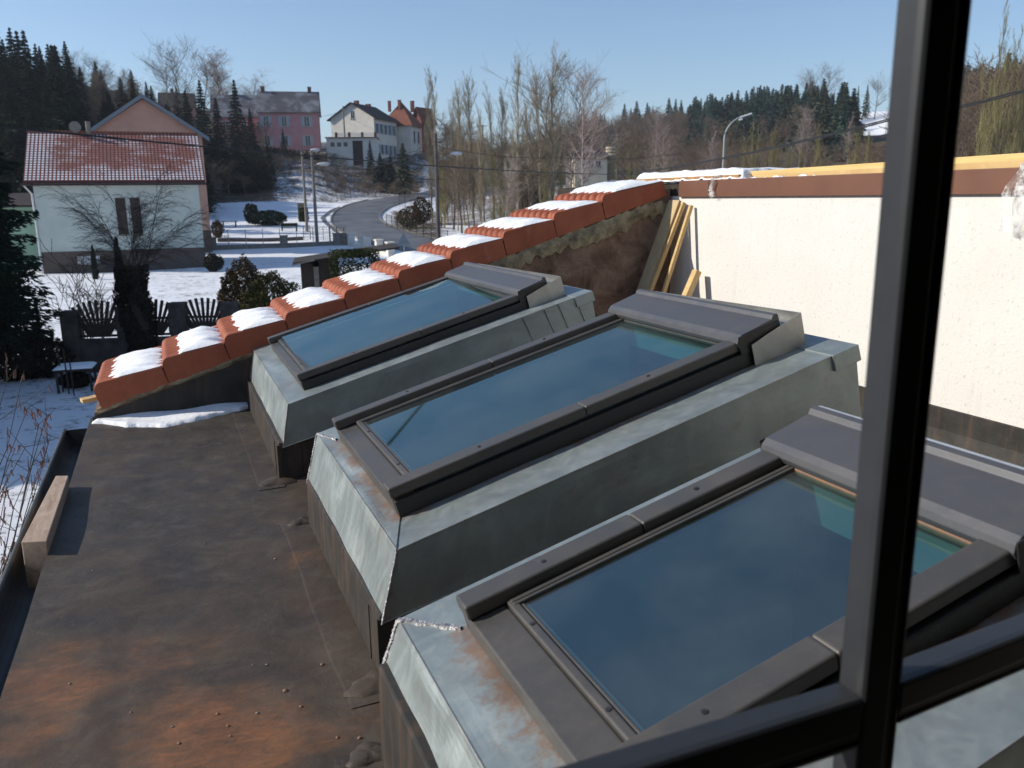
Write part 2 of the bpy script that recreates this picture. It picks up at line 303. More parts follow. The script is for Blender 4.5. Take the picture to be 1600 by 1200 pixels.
# ---------------------------------------------------------------- mesh helpers
class MB:
    """collects plain geometry in world coordinates; build() links it as ONE mesh object"""
    def __init__(s): s.v = []; s.f = []; s.n = 0
    def add(s, verts, faces):
        s.v.extend([tuple(map(float, p)) for p in verts]); s.f.extend([tuple(i+s.n for i in f) for f in faces]); s.n += len(verts); return s
    def hexa(s, p):                         # 8 points: bottom 4 then top 4
        return s.add(p, [(3, 2, 1, 0), (4, 5, 6, 7), (0, 1, 5, 4), (1, 2, 6, 5), (2, 3, 7, 6), (3, 0, 4, 7)])
    def box(s, a, b):
        (x0, y0, z0), (x1, y1, z1) = a, b
        return s.hexa([(x0, y0, z0), (x1, y0, z0), (x1, y1, z0), (x0, y1, z0), (x0, y0, z1), (x1, y0, z1), (x1, y1, z1), (x0, y1, z1)])
    def obox(s, o, X, Y, Z, a, b):          # oriented box in a frame (o, X, Y, Z)
        o, X, Y, Z = map(np.array, (o, X, Y, Z)); pts = []
        for z in (a[2], b[2]):
            for x, y in ((a[0], a[1]), (b[0], a[1]), (b[0], b[1]), (a[0], b[1])): pts.append(o+X*x+Y*y+Z*z)
        return s.hexa(pts)
    def tube(s, pts, r, seg=8, r2=None, caps=True):
        pts = [np.array(p, float) for p in pts]; N = len(pts); rs = [r+( (r2 if r2 is not None else r)-r)*i/(N-1) for i in range(N)]
        V = []
        for i, p in enumerate(pts):
            t = pts[min(i+1, N-1)]-pts[max(i-1, 0)]; t = t/np.linalg.norm(t)
            a = np.cross(t, (0, 0, 1.0) if abs(t[2]) < .95 else (1.0, 0, 0)); a = a/np.linalg.norm(a); c = np.cross(t, a)
            for k in range(seg): V.append(p+rs[i]*(a*cos(2*pi*k/seg)+c*sin(2*pi*k/seg)))
        F = [(i*seg+k, i*seg+(k+1) % seg, (i+1)*seg+(k+1) % seg, (i+1)*seg+k) for i in range(N-1) for k in range(seg)]
        if caps: F += [tuple(range(seg))[::-1], tuple((N-1)*seg+k for k in range(seg))]
        return s.add(V, F)
    def prism(s, prof, a, b):               # profile list of (p, q) functions already 3D: prof at a and at b
        N = len(a); return s.add(list(a)+list(b), [tuple(range(N))[::-1], tuple(range(N, 2*N))]+[(i, (i+1) % N, N+(i+1) % N, N+i) for i in range(N)])
    def build(s, name, mat, parent=None, bevel=0.0, smooth=False, seg=2):
        return mesh_obj(name, s.v, s.f, MT[mat] if isinstance(mat, str) else mat, parent, bevel, smooth, seg)
def root_loc(o):
    l = Vector((0, 0, 0))
    while o is not None: l += o.location; o = o.parent
    return l
def mesh_obj(name, v, f, mat, parent=None, bevel=0.0, smooth=False, seg=2):
    off = np.array(root_loc(parent)) if parent is not None else None
    V = np.asarray(v, dtype=np.float64)
    if parent is None:                      # origin at the base centre of the piece
        off = np.array([(V[:, 0].min()+V[:, 0].max())/2, (V[:, 1].min()+V[:, 1].max())/2, V[:, 2].min()])
    V = V-off
    me = bpy.data.meshes.new(name)
    if isinstance(f, np.ndarray):
        k = f.shape[1]; me.vertices.add(len(V)); me.vertices.foreach_set('co', V.astype(np.float32).ravel())
        me.loops.add(f.size); me.loops.foreach_set('vertex_index', f.astype(np.int32).ravel())
        me.polygons.add(len(f)); me.polygons.foreach_set('loop_start', np.arange(0, f.size, k, dtype=np.int32))
        me.update(calc_edges=True)
    else:
        me.from_pydata(V.tolist(), [], f)
    me.materials.append(mat)
    o = bpy.data.objects.new(name, me); COL.objects.link(o)
    if parent is not None: o.parent = parent
    else: o.location = off
    if smooth:
        me.polygons.foreach_set('use_smooth', [True]*len(me.polygons))
    if bevel:
        md = o.modifiers.new('bevel', 'BEVEL'); md.width = bevel; md.segments = seg; md.limit_method = 'ANGLE'; md.angle_limit = radians(35)
    me.update(); return o
def empty(name, loc, rz=0.0):
    o = bpy.data.objects.new(name, None); COL.objects.link(o); o.location = loc; o.empty_display_size = .2; return o
def tag(o, label=None, cat=None, group=None, kind=None):
    if label: o['label'] = label
    if cat: o['category'] = cat
    if group: o['group'] = group
    if kind: o['kind'] = kind
    return o
def copy_tree(o, parent=None):
    c = o.copy(); COL.objects.link(c); c.parent = parent
    for ch in list(KIDS.get(o, [])) or [x for x in o.children]: copy_tree(ch, c)
    return c
KIDS = {}
def frame_pts(o, ang):                      # local frame on the ground: x right, y away
    return np.array([cos(ang), sin(ang), 0.0]), np.array([-sin(ang), cos(ang), 0.0]), np.array([0, 0, 1.0])
# ================================================================ FOREGROUND: the flat roof and what stands on it
AL = radians(15.5)
UX = np.array([cos(AL), 0, sin(AL)]); NZ = np.array([-sin(AL), 0, cos(AL)])
SO = np.array([.45, 0, .352])
def S(u, y, w): return SO+UX*u+NZ*w+np.array([0, y, 0])
GX = -.5; WX = 3.49; PY = 5.27; HY = .56; GZ = -3.2      # gutter line, rendered wall, parapet face, house wall, garden level
CURBS = [dict(y0=3.71, y1=5.24, u0=.0, u1=1.594, xb=.39, xm=.412, zb=.155),
         dict(y0=1.95, y1=3.145, u0=.034, u1=1.60, xb=.425, xm=.432, zb=.165),
         dict(y0=.655, y1=1.64, u0=-.05, u1=1.22, xb=.345, xm=.362, zb=.225)]
WINS = [dict(y0=3.85, y1=5.03, u0=.09, L=1.30, w=.082, g=(.175, 1.262, 3.945, 4.925)),
        dict(y0=2.13, y1=2.965, u0=.086, L=1.315, w=.092, g=(.195, 1.30, 2.205, 2.868)),
        dict(y0=.853, y1=1.478, u0=.058, L=.868, w=.092, g=(.178, .862, .925, 1.385))]
# --- building body with the membrane roof
bld = empty('flat_roof_building', (1.5, 2.9, GZ))
tag(bld, 'flat roofed extension with black rust-stained membrane and open gutter below the window', 'building')
xs = sorted(set([round(x, 4) for x in np.arange(GX, WX+.001, .045)]+[WX])); ys = sorted(set([round(y, 4) for y in np.arange(HY, PY+.1, .045)]+[PY+.1]))
holes = []
for c in CURBS: holes.append((c['xb']+.10, S(c['u1'], 0, 0)[0]-.14, c['y0']+.14, c['y1']-.14))
def rz(x, y):
    z = .004*sin(3.1*x+1.3*y)+.003*sin(7*y+2*x)+.002*sin(11*x-5*y)
    z += .010*math.exp(-((y-1.15-.35*(x+.3))/.035)**2)*math.exp(-((x+.25)/.22)**2)      # folds near the gutter
    z += .009*math.exp(-((y-1.32-.45*(x+.3))/.03)**2)*math.exp(-((x+.3)/.25)**2)
    z += .006*math.exp(-((x+.30+.02*sin(2*y))/.02)**2)*(1 if y < 4 else .3)
    if x > WX-.12: z += .05*((x-(WX-.12))/.12)**2
    return z
V = []; idx = {}
for i, x in enumerate(xs):
    for j, y in enumerate(ys): idx[i, j] = len(V); V.append((x, y, rz(x, y)))
Fc = []
for i in range(len(xs)-1):
    for j in range(len(ys)-1):
        cx, cy = (xs[i]+xs[i+1])/2, (ys[j]+ys[j+1])/2
        if any(a < cx < b and c < cy < d for a, b, c, d in holes): continue
        Fc.append((idx[i, j], idx[i+1, j], idx[i+1, j+1], idx[i, j+1]))
mo = mesh_obj('roof_membrane', V, Fc, MT['membrane'], bld, smooth=True)
BL = [(on(px_, py_, 2, 0)[:2], r_, a_) for px_, py_, r_, a_ in ((350, 1130, .22, 1.0), (420, 1175, .20, .9), (300, 1160, .16, .7), (60, 1050, .16, .9), (100, 1085, .12, .7), (30, 1120, .14, .7), (80, 1150, .10, .7), (500, 880, .10, .8), (525, 950, .10, .9), (545, 1010, .08, .8), (180, 1020, .10, .6), (480, 1130, .16, .6), (140, 780, .12, .3), (250, 1090, .2, .3), (200, 800, .3, -.5), (330, 860, .35, -.5), (280, 720, .5, -.5), (480, 1100, .10, -.5), (220, 960, .2, -.4))]
me_ = mo.data; at_ = me_.attributes.new('dust', 'FLOAT', 'POINT'); VA = np.array(V)
at_.data.foreach_set('value', sum(a_*np.exp(-(((VA[:, 0]-c_[0])/r_)**2+((VA[:, 1]-c_[1])/(r_*.9))**2)) for c_, r_, a_ in BL).astype(np.float32))
# membrane turned up against the rendered wall, the parapet and the house
u = MB()
for (x0, y0, x1, y1, h) in ((WX, HY+.02, WX, PY, .205),):
    prof = [(-.125, .006), (-.06, .012), (-.03, .04), (-.016, .10), (-.012, h), (0, h+.004), (0, 0)]
    a = [(x0+p, y0, q) for p, q in prof]; b = [(x1+p, y1, q) for p, q in prof]; u.prism(prof, a, b)
u.build('wall_upstand', 'upstand', bld, smooth=False)
u = MB()     # dark sheet on the lower part of the parapet
for k in range(12):
    xa = GX+.02+k*.21; xb_ = xa+.21; h0 = .05+.306*(xa+.45)-.02; h1 = .05+.306*(xb_+.45)-.02
    if k > 8: h0 = h1 = .55-.12*(k-8)
    u.hexa([(xa, PY-.02, .0), (xb_, PY-.02, .0), (xb_, PY, .0), (xa, PY, .0), (xa, PY-.012, h0), (xb_, PY-.012, h1), (xb_, PY, h1), (xa, PY, h0)])
u.build('parapet_upstand', 'upstand', bld)
u = MB(); u.box((GX, HY+.001, -.012), (GX+.05, HY+.012, .16)); u.box((GX+.05, HY+.001, .0), (WX, HY+.02, .16)); u.build('house_upstand', 'upstand', bld)
# lap strips of membrane welded round each curb, with patches on the corners
for c in CURBS:
    s = MB(); y0, y1, xb = c['y0'], c['y1'], c['xb']; n = 26; pts = []
    for k in range(n+1):
        y = y0-.10+(y1-y0+.14)*k/n; pts.append((xb-.105+.003*sin(y*5)+.0015*sin(y*17), y))
    Vv = []; Ff = []
    for (x, y) in pts: Vv += [(x, y, rz(x, y)+.001), (x+.008, y, rz(x, y)+.0022), (xb+.01, y, rz(xb, y)+.004)]
    for k in range(n): Ff += [(3*k, 3*k+1, 3*k+4, 3*k+3), (3*k+1, 3*k+2, 3*k+5, 3*k+4)]
    s.add(Vv, Ff); s.build('lap_strip', 'membrane', bld)
    for (px_, py_, rr) in ((xb-.015, y0-.02, .075), (xb-.02, y1+.02, .05)):
        s = MB(); ring = 20; Vv = [(px_, py_, rz(px_, py_)+.016)]
        for q, (f_, hh) in enumerate(((.45, .013), (.85, .009), (1.0, .001))):
            for k in range(ring):
                a = 2*pi*k/ring; r_ = rr*f_*(1+.16*sin(3*a+px_*9)+.08*sin(7*a+py_*5)); X_, Y_ = px_+r_*cos(a)*1.1, py_+r_*sin(a)*.8
                Vv.append((X_, Y_, rz(X_, Y_)+hh+.002*sin(5*a+q)))
        Ff = [(0, 1+k, 1+(k+1) % ring) for k in range(ring)]
        for q in range(2): Ff += [(1+q*ring+k, 1+(q+1)*ring+k, 1+(q+1)*ring+(k+1) % ring, 1+q*ring+(k+1) % ring) for k in range(ring)]
        s.add(Vv, Ff); s.build('corner_patch', 'membrane', bld, smooth=True)
# outer walls of the extension, its room below
u = MB(); u.box((GX+.03, HY, GZ), (GX+.25, PY+.7, -.03)); u.box((GX+.25, PY+.45, GZ), (WX, PY+.7, -.03)); u.build('wall', 'white_wall', bld)
u = MB(); u.box((GX+.26, HY+.01, GZ+.3), (WX-.01, PY+.44, GZ+.36)); u.build('room_floor', 'room', bld)
u = MB(); u.box((WX-.06, HY+.02, GZ+.36), (WX-.01, PY+.4, -.04)); u.box((GX+.26, HY+.02, GZ+.36), (GX+.31, PY+.4, -.04)); u.box((GX+.31, PY+.38, GZ+.36), (WX-.06, PY+.43, -.04)); u.build('room_lining', 'room', bld)
u = MB(); u.box((GX+.0, HY, -.20), (GX+.028, PY+.0, -.010)); u.build('edge_board', 'darkwood', bld)
# gutter
g = MB(); prof = []
for k in range(11):
    a = pi+pi*k/10; prof.append((-.562+.055*cos(a), -.065+.06*sin(a)))
outer = [(-.625, -.02), (-.617, -.014)]+prof+[(-.507, -.02)]
inn = [(x*.97-.0168, z+.004) for x, z in prof[::-1]]
loop = outer+[(-.510, -.018)]+inn+[(-.612, -.02)]
ya, yb = .5, 5.17
for k in range(14):
    y0 = ya+(yb-ya)*k/14; y1 = ya+(yb-ya)*(k+1)/14
    g.add([(x, y, z) for y in (y0, y1) for x, z in outer+[(x, z-.0) for x, z in []]], [(i, i+1, len(outer)+i+1, len(outer)+i) for i in range(len(outer)-1)])
g.tube([(-.621, ya, -.016), (-.621, yb, -.016)], .009, 10)
g.add([(x, yb, z) for x, z in outer]+[(x, yb+.004, z) for x, z in outer], [tuple(range(len(outer))), tuple(range(len(outer), 2*len(outer)))[::-1]])
go = g.build('gutter', 'gutter', bld, smooth=False)
sd = go.modifiers.new('thick', 'SOLIDIFY'); sd.thickness = .003
# --- curbs
CL = ['zinc clad skylight curb next to the tiled parapet, farthest from the window',
      'zinc clad skylight curb in the middle of the flat roof, with ragged soldered corner',
      'zinc clad skylight curb nearest the window, with cracked solder on its far corner']
for c, W_, lab in zip(CURBS, WINS, CL):
    y0, y1, u0, u1, xb, xm, zb = (c[k] for k in ('y0', 'y1', 'u0', 'u1', 'xb', 'xm', 'zb'))
    root = empty('skylight_curb', (xb, (y0+y1)/2, 0)); tag(root, lab, 'skylight curb', 'zinc clad skylight curbs on the flat roof')
    F0, F1 = S(u0, y0, 0), S(u0, y1, 0); B0, B1 = S(u1, y0, 0), S(u1, y1, 0)
    xbk = B0[0]+.045; zbk = B0[2]-.235
    # cladding: shell of top ring + four skirts, each folded sheet
    m = MB(); i0 = (W_['g'][0]-.02, W_['g'][2]-.02, W_['g'][3]+.02, W_['g'][1]+.06)
    a0, a1, a2, a3 = S(i0[0], i0[1], 0), S(i0[3], i0[1], 0), S(i0[3], i0[2], 0), S(i0[0], i0[2], 0)
    s0, s1, s2, s3 = (xm, y0-.004, zb), (xbk, y0-.004, zbk), (xbk, y1+.004, zbk), (xm, y1+.004, zb)
    # finely divided front and sides so the sheet can be a little uneven
    def sheet(A, Bp, C, D, nu, nv, amp, ph, nrm):
        Vv = []; A, Bp, C, D = map(np.array, (A, Bp, C, D)); nrm = np.array(nrm, float)
        for i in range(nu+1):
            for j in range(nv+1):
                s_, t_ = i/nu, j/nv; p = (A*(1-s_)+Bp*s_)*(1-t_)+(D*(1-s_)+C*s_)*t_
                e = min(1, 6*min(s_, 1-s_, t_, 1-t_)); dsp = amp*e*(sin(9*s_+ph)*cos(5*t_+ph*2)+.5*sin(21*s_+3*ph+4*t_)); Vv.append(p+nrm*dsp)
        m.add(Vv, [(i*(nv+1)+j, (i+1)*(nv+1)+j, (i+1)*(nv+1)+j+1, i*(nv+1)+j+1) for i in range(nu) for j in range(nv)])
    sheet(s0, s3, F1, F0, 24, 10, .0045, c['y0'], (-1, 0, 0))
    sheet(s1, s0, F0, B0, 30, 8, .0025, c['y1'], (0, -1, 0)); sheet(s3, s2, B1, F1, 10, 3, .002, 1, (0, 1, 0)); sheet(s2, s1, B0, B1, 10, 3, .002, 2, (1, 0, 0))
    nz_ = tuple(NZ)
    sheet(F0, F1, a3, a0, 60, 16, .0035 if c is not CURBS[1] else .0055, 2.2, nz_); sheet(B0, F0, a0, a1, 30, 4, .002, .7, nz_); sheet(F1, B1, a2, a3, 30, 4, .001, 1.7, nz_); sheet(B1, B0, a1, a2, 20, 4, .0015, 2.7, nz_)
    zo = m.build('zinc_cladding', 'zinc', root, smooth=False); at_ = zo.data.attributes.new('dust', 'FLOAT', 'POINT'); VA = np.array(m.v)-SO
    uu_ = VA.dot(UX); ww_ = VA.dot(NZ); kk = (W_['u0']-uu_)/(.055 if c is not CURBS[2] else .075); onb = (ww_ > -.02) & (VA[:, 1] > W_['y0']-.03) & (VA[:, 1] < W_['y1']+.03)
    amp_ = {0: .2, 1: .75, 2: .80}[CURBS.index(c)]; at_.data.foreach_set('value', (amp_*np.where(onb, np.clip(1.15-kk, -.3, 1.1), np.where(ww_ > -.02, -.2, .05))).astype(np.float32))
    # folded drip edge along the bottom of the skirt and the top arris
    m = MB(); m.tube([s0, s3], .0035, 6); m.tube([s0, s1], .003, 6); m.tube([F0, F1], .0022, 6); m.tube([F0, B0], .002, 6); m.build('folded_edge', 'zinc_clean', root)
    m = MB(); xi = xbk-.012
    m.hexa([(xb, y0+.006, 0), (xbk-.006, y0+.006, 0), (xbk-.006, y1-.006, 0), (xb, y1-.006, 0),
            (xb+.006, y0+.006, zb+.03), (xbk-.006, y0+.006, zbk+.03), (xbk-.006, y1-.006, zbk+.03), (xb+.006, y1-.006, zb+.03)])
    # hollow: replace closed block by four walls
    m = MB(); T = .05
    def wall4(p, q, pt, qt, inw): 
        p, q, pt, qt, inw = map(np.array, (p, q, pt, qt, inw)); m.hexa([p, q, q+inw, p+inw, pt, qt, qt+inw, pt+inw])
    Ya, Yb, Xa, Xb = y0+.006, y1-.006, xb, xbk-.008
    wall4((Xa, Ya, 0), (Xa, Yb, 0), (Xa+.004, Ya, zb+.02), (Xa+.004, Yb, zb+.02), (T, 0, 0))
    wall4((Xb, Ya, 0), (Xb, Yb, 0), (Xb-.004, Ya, zbk+.02), (Xb-.004, Yb, zbk+.02), (-T, 0, 0))
    wall4((Xa+T, Ya, 0), (Xb-T, Ya, 0), (Xa+T, Ya+.002, zb+.02), (Xb-T, Ya+.002, zbk+.0), (0, T, 0))
    wall4((Xa+T, Yb, 0), (Xb-T, Yb, 0), (Xa+T, Yb-.002, zb+.02), (Xb-T, Yb-.002, zbk+.0), (0, -T, 0))
    m.build('membrane_upstand', 'upstand', root, bevel=.006)
    m = MB(); m.box((xb-.003, y0+.11, .002), (xb, y0+.1112, zb)); m.box((xb-.004, y0-.002, .002), (xb+.10, y0+.006, zb+.01)); m.build('membrane_seam', 'upstand', root)
    # light shaft
    m = MB(); g0, g1, gy0, gy1 = W_['g'][0]-.012, W_['g'][1]+.03, W_['g'][2]-.012, W_['g'][3]+.012; t = .02; zl = -.30
    P = [S(g0, gy0, .035), S(g1, gy0, .035), S(g1, gy1, .035), S(g0, gy1, .035)]
    def lin(p, q, out):
        p, q, o_ = np.array(p), np.array(q), np.array(out); pb, qb = p.copy(), q.copy(); pb[2] = zl; qb[2] = zl; m.hexa([pb, qb, qb+o_, pb+o_, p, q, q+o_, p+o_])
    lin(P[0], P[1], (0, -t, 0)); lin(P[3], P[2], (0, t, 0)); lin(P[0], P[3], (-t, 0, 0)); up = {0: .04, 1: .085, 2: .10}[CURBS.index(c)]; pu = [P[1], P[2], P[2]+np.array((t, 0, 0)), P[1]+np.array((t, 0, 0))]; m.hexa([q-np.array((0, 0, up)) for q in pu]+pu)
    m.build('reveal', 'reveal', root)
    m = MB(); a_, b_ = P[1]-np.array((-t, .02, up)), P[2]-np.array((-t, -.02, up)); e_ = np.array((.10, 0, .0)); d_ = np.array((0, 0, .012)); m.hexa([a_, a_+e_, b_+e_, b_, a_+d_, a_+e_+d_, b_+e_+d_, b_+d_]); f_ = np.array((.01, 0, 0)); lo_ = np.array((0, 0, zl-a_[2])); m.hexa([a_+e_+lo_, a_+e_+f_+lo_, b_+e_+f_+lo_, b_+e_+lo_, a_+e_, a_+e_+f_, b_+e_+f_, b_+e_]); m.build('shaft_dark_panel', 'room', root)  # dark panel added behind the short reveal so the shaft end stays dark
    # solder seams, ragged
    def seam(a, b, wd, nrm, side, hgt=.004, parent=root):
        a, b, nrm, side = map(lambda q: np.array(q, float), (a, b, nrm, side)); N = 46; Vv = []; rs = np.random.RandomState(int(abs(a[0]*1000+b[2]*100)) % 999)
        for k in range(N+1):
            p = a+(b-a)*k/N; o1 = wd*(.75+.25*rs.rand()+.25*sin(k*.35+a[1]*9)); o2 = wd*(.7+.25*rs.rand()+.3*sin(k*.21)); h1 = hgt*(.35+.4*rs.rand())
            Vv += [p-side*o1-nrm*.004, p-side*o1*.7+nrm*h1, p+side*o2*.6+nrm*hgt*(.3+.45*rs.rand()), p+side*o2-nrm*.004]
        s_ = MB(); s_.add(Vv, [(4*k+j, 4*k+4+j, 4*k+5+j, 4*k+1+j) for k in range(N) for j in range(3)]); s_.build('solder_seam', 'solder', parent)
    n_f = (-1, 0, .15)
    if c is CURBS[0]:
        seam(F0+np.array((-.002, 0, 0)), s0, .006, (-.7, -.7, 0), (0, 1, 0), .003)
        for du in (1.20, 1.32, 1.40, 1.50):
            s_ = MB(); p, q = S(du, y0-.001, .001), S(du+.03, y0-.001, -.2); s_.tube([p+np.array((0, -.003, 0)), q+np.array((0, -.004, 0))], .003, 5); s_.build('standing_seam', 'zinc', root)
    else:
        seam(F0+np.array((-.001, 0, 0)), s0, .007, (-.7, -.7, 0), (0, 1, 0), .006)
        seam(S(u0, y0+.004, .001), S(W_['u0']+.01, W_['y0'], .001), .016 if c is CURBS[1] else .012, NZ, (.35, .9, 0), .005)
        seam(F1+np.array((-.001, -.003, 0)), s3, .010, (-1, 0, 0), (0, 1, 0), .006)
        seam(S(u0, y1-.004, .001), S(W_['u0']-.005, W_['y1']+.02, .001), .010, NZ, (.6, .8, 0), .006)
    # loose small plate at the back end
    s_ = MB(); s_.hexa([S(u1-.10, y0-.012, -.05), S(u1+.006, y0-.012, -.05), S(u1+.006, y0-.006, -.05), S(u1-.10, y0-.006, -.05), S(u1-.10, y0-.010, .004), S(u1+.004, y0-.010, .004), S(u1+.004, y1-.1, .005), S(u1-.10, y1-.1, .005)])
    s_.build('end_flashing', 'zinc', root, bevel=.002)
# --- roof windows
def obx(m, u0, u1, y0, y1, w0, w1):
    m.hexa([S(u0, y0, w0), S(u1, y0, w0), S(u1, y1, w0), S(u0, y1, w0), S(u0, y0, w1), S(u1, y0, w1), S(u1, y1, w1), S(u0, y1, w1)])
WL = ['large square roof window with pale blue sky reflection, beside the tiled parapet',
      'long roof window in the middle, a dark cable reflected in its glass',
      'roof window nearest the viewer, dark teal glass crossed by the window bars']
for W_, lab in zip(WINS, WL):
    y0, y1, u0, L, wt, g = (W_[k] for k in ('y0', 'y1', 'u0', 'L', 'w', 'g')); ga, gb, gc, gd = g
    root = empty('roof_window', tuple(S(u0, (y0+y1)/2, 0))); tag(root, lab, 'roof window', 'roof windows on zinc curbs')
    m = MB(); sk = tan(radians(2.3)) if W_ is WINS[0] else 0.0; ya_, yb_ = gc-.008, gd+.008; dz_ = sk*(yb_-ya_)/2
    m.hexa([S(ga-.01, ya_, wt-.040-dz_), S(gb+.01, ya_, wt-.040-dz_), S(gb+.01, yb_, wt-.040+dz_), S(ga-.01, yb_, wt-.040+dz_), S(ga-.01, ya_, wt-.030-dz_), S(gb+.01, ya_, wt-.030-dz_), S(gb+.01, yb_, wt-.030+dz_), S(ga-.01, yb_, wt-.030+dz_)]); m.build('glass_pane', 'glass', root)
    bw = .062
    for yy0, yy1, dr in ((y0, y0+bw, -1), (y1-bw, y1, 1)):
        m = MB(); mid = u0+(L-u0)*.52
        obx(m, u0, mid-.0008, yy0, yy1, wt-.034, wt); obx(m, mid+.0008, L+.05, yy0, yy1, wt-.034, wt-.0012)
        sc = m.build('side_cover', 'alu', root, bevel=.006, seg=3)
        for q in (.24, .72):
            s_ = MB(); cc = S(u0+(L-u0)*q, (yy0+yy1)/2, wt); s_.tube([cc-NZ*.002, cc+NZ*.0016], .0055, 12); s_.tube([cc+NZ*.0016, cc+NZ*.0022], .0022, 6); s_.build('screw', 'alu_dark', sc)
        m = MB(); ya = (yy0-.008, yy0+.02) if dr < 0 else (yy1-.02, yy1+.008)
        obx(m, u0+.006, L+.03, ya[0], ya[1], .0, wt-.042); m.build('side_plate', 'alu_dark', root, bevel=.003)
    for yy0, yy1 in ((gc-.024, gc-.012), (gc-.010, gc), (gd, gd+.010), (gd+.012, gd+.024)):
        m = MB(); obx(m, ga-.03, gb+.012, yy0, yy1, wt-.036, wt-.022); m.build('glazing_bead', 'alu', root, bevel=.003)
    m = MB()
    for yy0, yy1 in ((gd+.026, y1-bw-.0), (y0+bw, gc-.026)):
        if yy1 > yy0: obx(m, u0+.03, gb+.01, yy0, yy1, wt-.07, wt-.05)
    if m.n: m.build('gasket', 'rubber', root)
    # bottom cover: flat flange, then ribbed profile against the glass
    m = MB(); obx(m, u0+.004, ga-.036, y0+.012, y1-.012, .004, wt-.036); fl = m.build('bottom_cover', 'alu', root, bevel=.005, seg=3)
    m = MB(); obx(m, ga-.036, ga-.016, gc-.03, gd+.03, wt-.045, wt-.024); m.build('bottom_profile', 'alu', root, bevel=.005, seg=3)
    m = MB(); obx(m, ga-.014, ga-.008, gc-.01, gd+.01, wt-.045, wt-.028); obx(m, ga-.006, ga, gc-.01, gd+.01, wt-.045, wt-.031); m.build('bottom_bead', 'alu', root, bevel=.0015)
    for q in (.25, .72):
        s_ = MB(); cc = S(ga-.026, y0+(y1-y0)*q, wt-.024); s_.tube([cc-NZ*.001, cc+NZ*.0018], .005, 12); s_.build('screw', 'alu_dark', fl)
    m = MB(); obx(m, gb, gb+.012, gc-.01, gd+.01, wt-.045, wt-.024); m.build('top_bead', 'clay_dust' if W_ is WINS[2] else 'alu', root, bevel=.003)
    # hood with rounded lower edge and raised rear fold
    hw = .165 if W_ is not WINS[2] else .17; m = MB(); hy0, hy1 = y0-.006, y1+.006
    prof = [(gb-.004, wt-.020), (gb-.010, wt-.004), (gb-.004, wt+.010), (gb+.012, wt+.020), (gb+hw-.03, wt+.030), (gb+hw-.022, wt+.042), (gb+hw-.004, wt+.042), (gb+hw, wt+.034), (gb+hw, wt-.02)]
    m.prism(None, [S(a, hy0, b) for a, b in prof], [S(a, hy1, b) for a, b in prof]); m.build('top_hood', 'alu_light', root, bevel=.002)
    m = MB(); obx(m, gb-.006, gb+hw-.004, hy0-.006, hy0-.001, wt-.045, wt+.018); obx(m, gb-.006, gb+hw-.004, hy1+.001, hy1+.006, wt-.045, wt+.018); m.build('hood_end_cap', 'alu_dark', root, bevel=.002)
    # zinc head flashing behind and below the hood
    fu0, fu1 = gb+.03, gb+hw+(.075 if W_ is not WINS[2] else .028); m = MB(); e = .022
    t = .003
    
    for a_, b_ in ((y0-e-t, y0-e), (y1+e, y1+e+t)): m.hexa([S(fu0, a_, -.002), S(fu1, a_, -.002), S(fu1, b_, -.002), S(fu0, b_, -.002), S(fu0, a_, wt-.018), S(fu1, a_, wt+(.020 if a_ < y0 else .002)), S(fu1, b_, wt+(.020 if a_ < y0 else .002)), S(fu0, b_, wt-.018)])
    m.hexa([S(fu1-t, y0-e, -.002), S(fu1, y0-e, -.002), S(fu1, y1+e, -.002), S(fu1-t, y1+e, -.002), S(fu1-t, y0-e, wt+.020), S(fu1, y0-e, wt+.020), S(fu1, y1+e, wt+.002), S(fu1-t, y1+e, wt+.002)]); obx(m, gb+hw+.002, fu1-t, y0-e, y1+e, wt-.012, wt-.009)
    m.build('head_flashing', 'zinc_clean', root)
    if W_ is WINS[2]:
        m = MB(); m.hexa([S(gb+hw+.004, y0-.02, wt+.004), S(gb+hw+.026, y0-.02, wt-.004), S(gb+hw+.026, y1+.02, wt-.004), S(gb+hw+.004, y1+.02, wt+.004), S(gb+hw+.004, y0-.02, wt+.034), S(gb+hw+.024, y0-.02, wt+.028), S(gb+hw+.024, y1+.02, wt+.028), S(gb+hw+.004, y1+.02, wt+.034)]); m.build('glint_edge', 'bright', root, bevel=.006, seg=3)  # extra strip in pale metal standing for sunlight glinting on the zinc
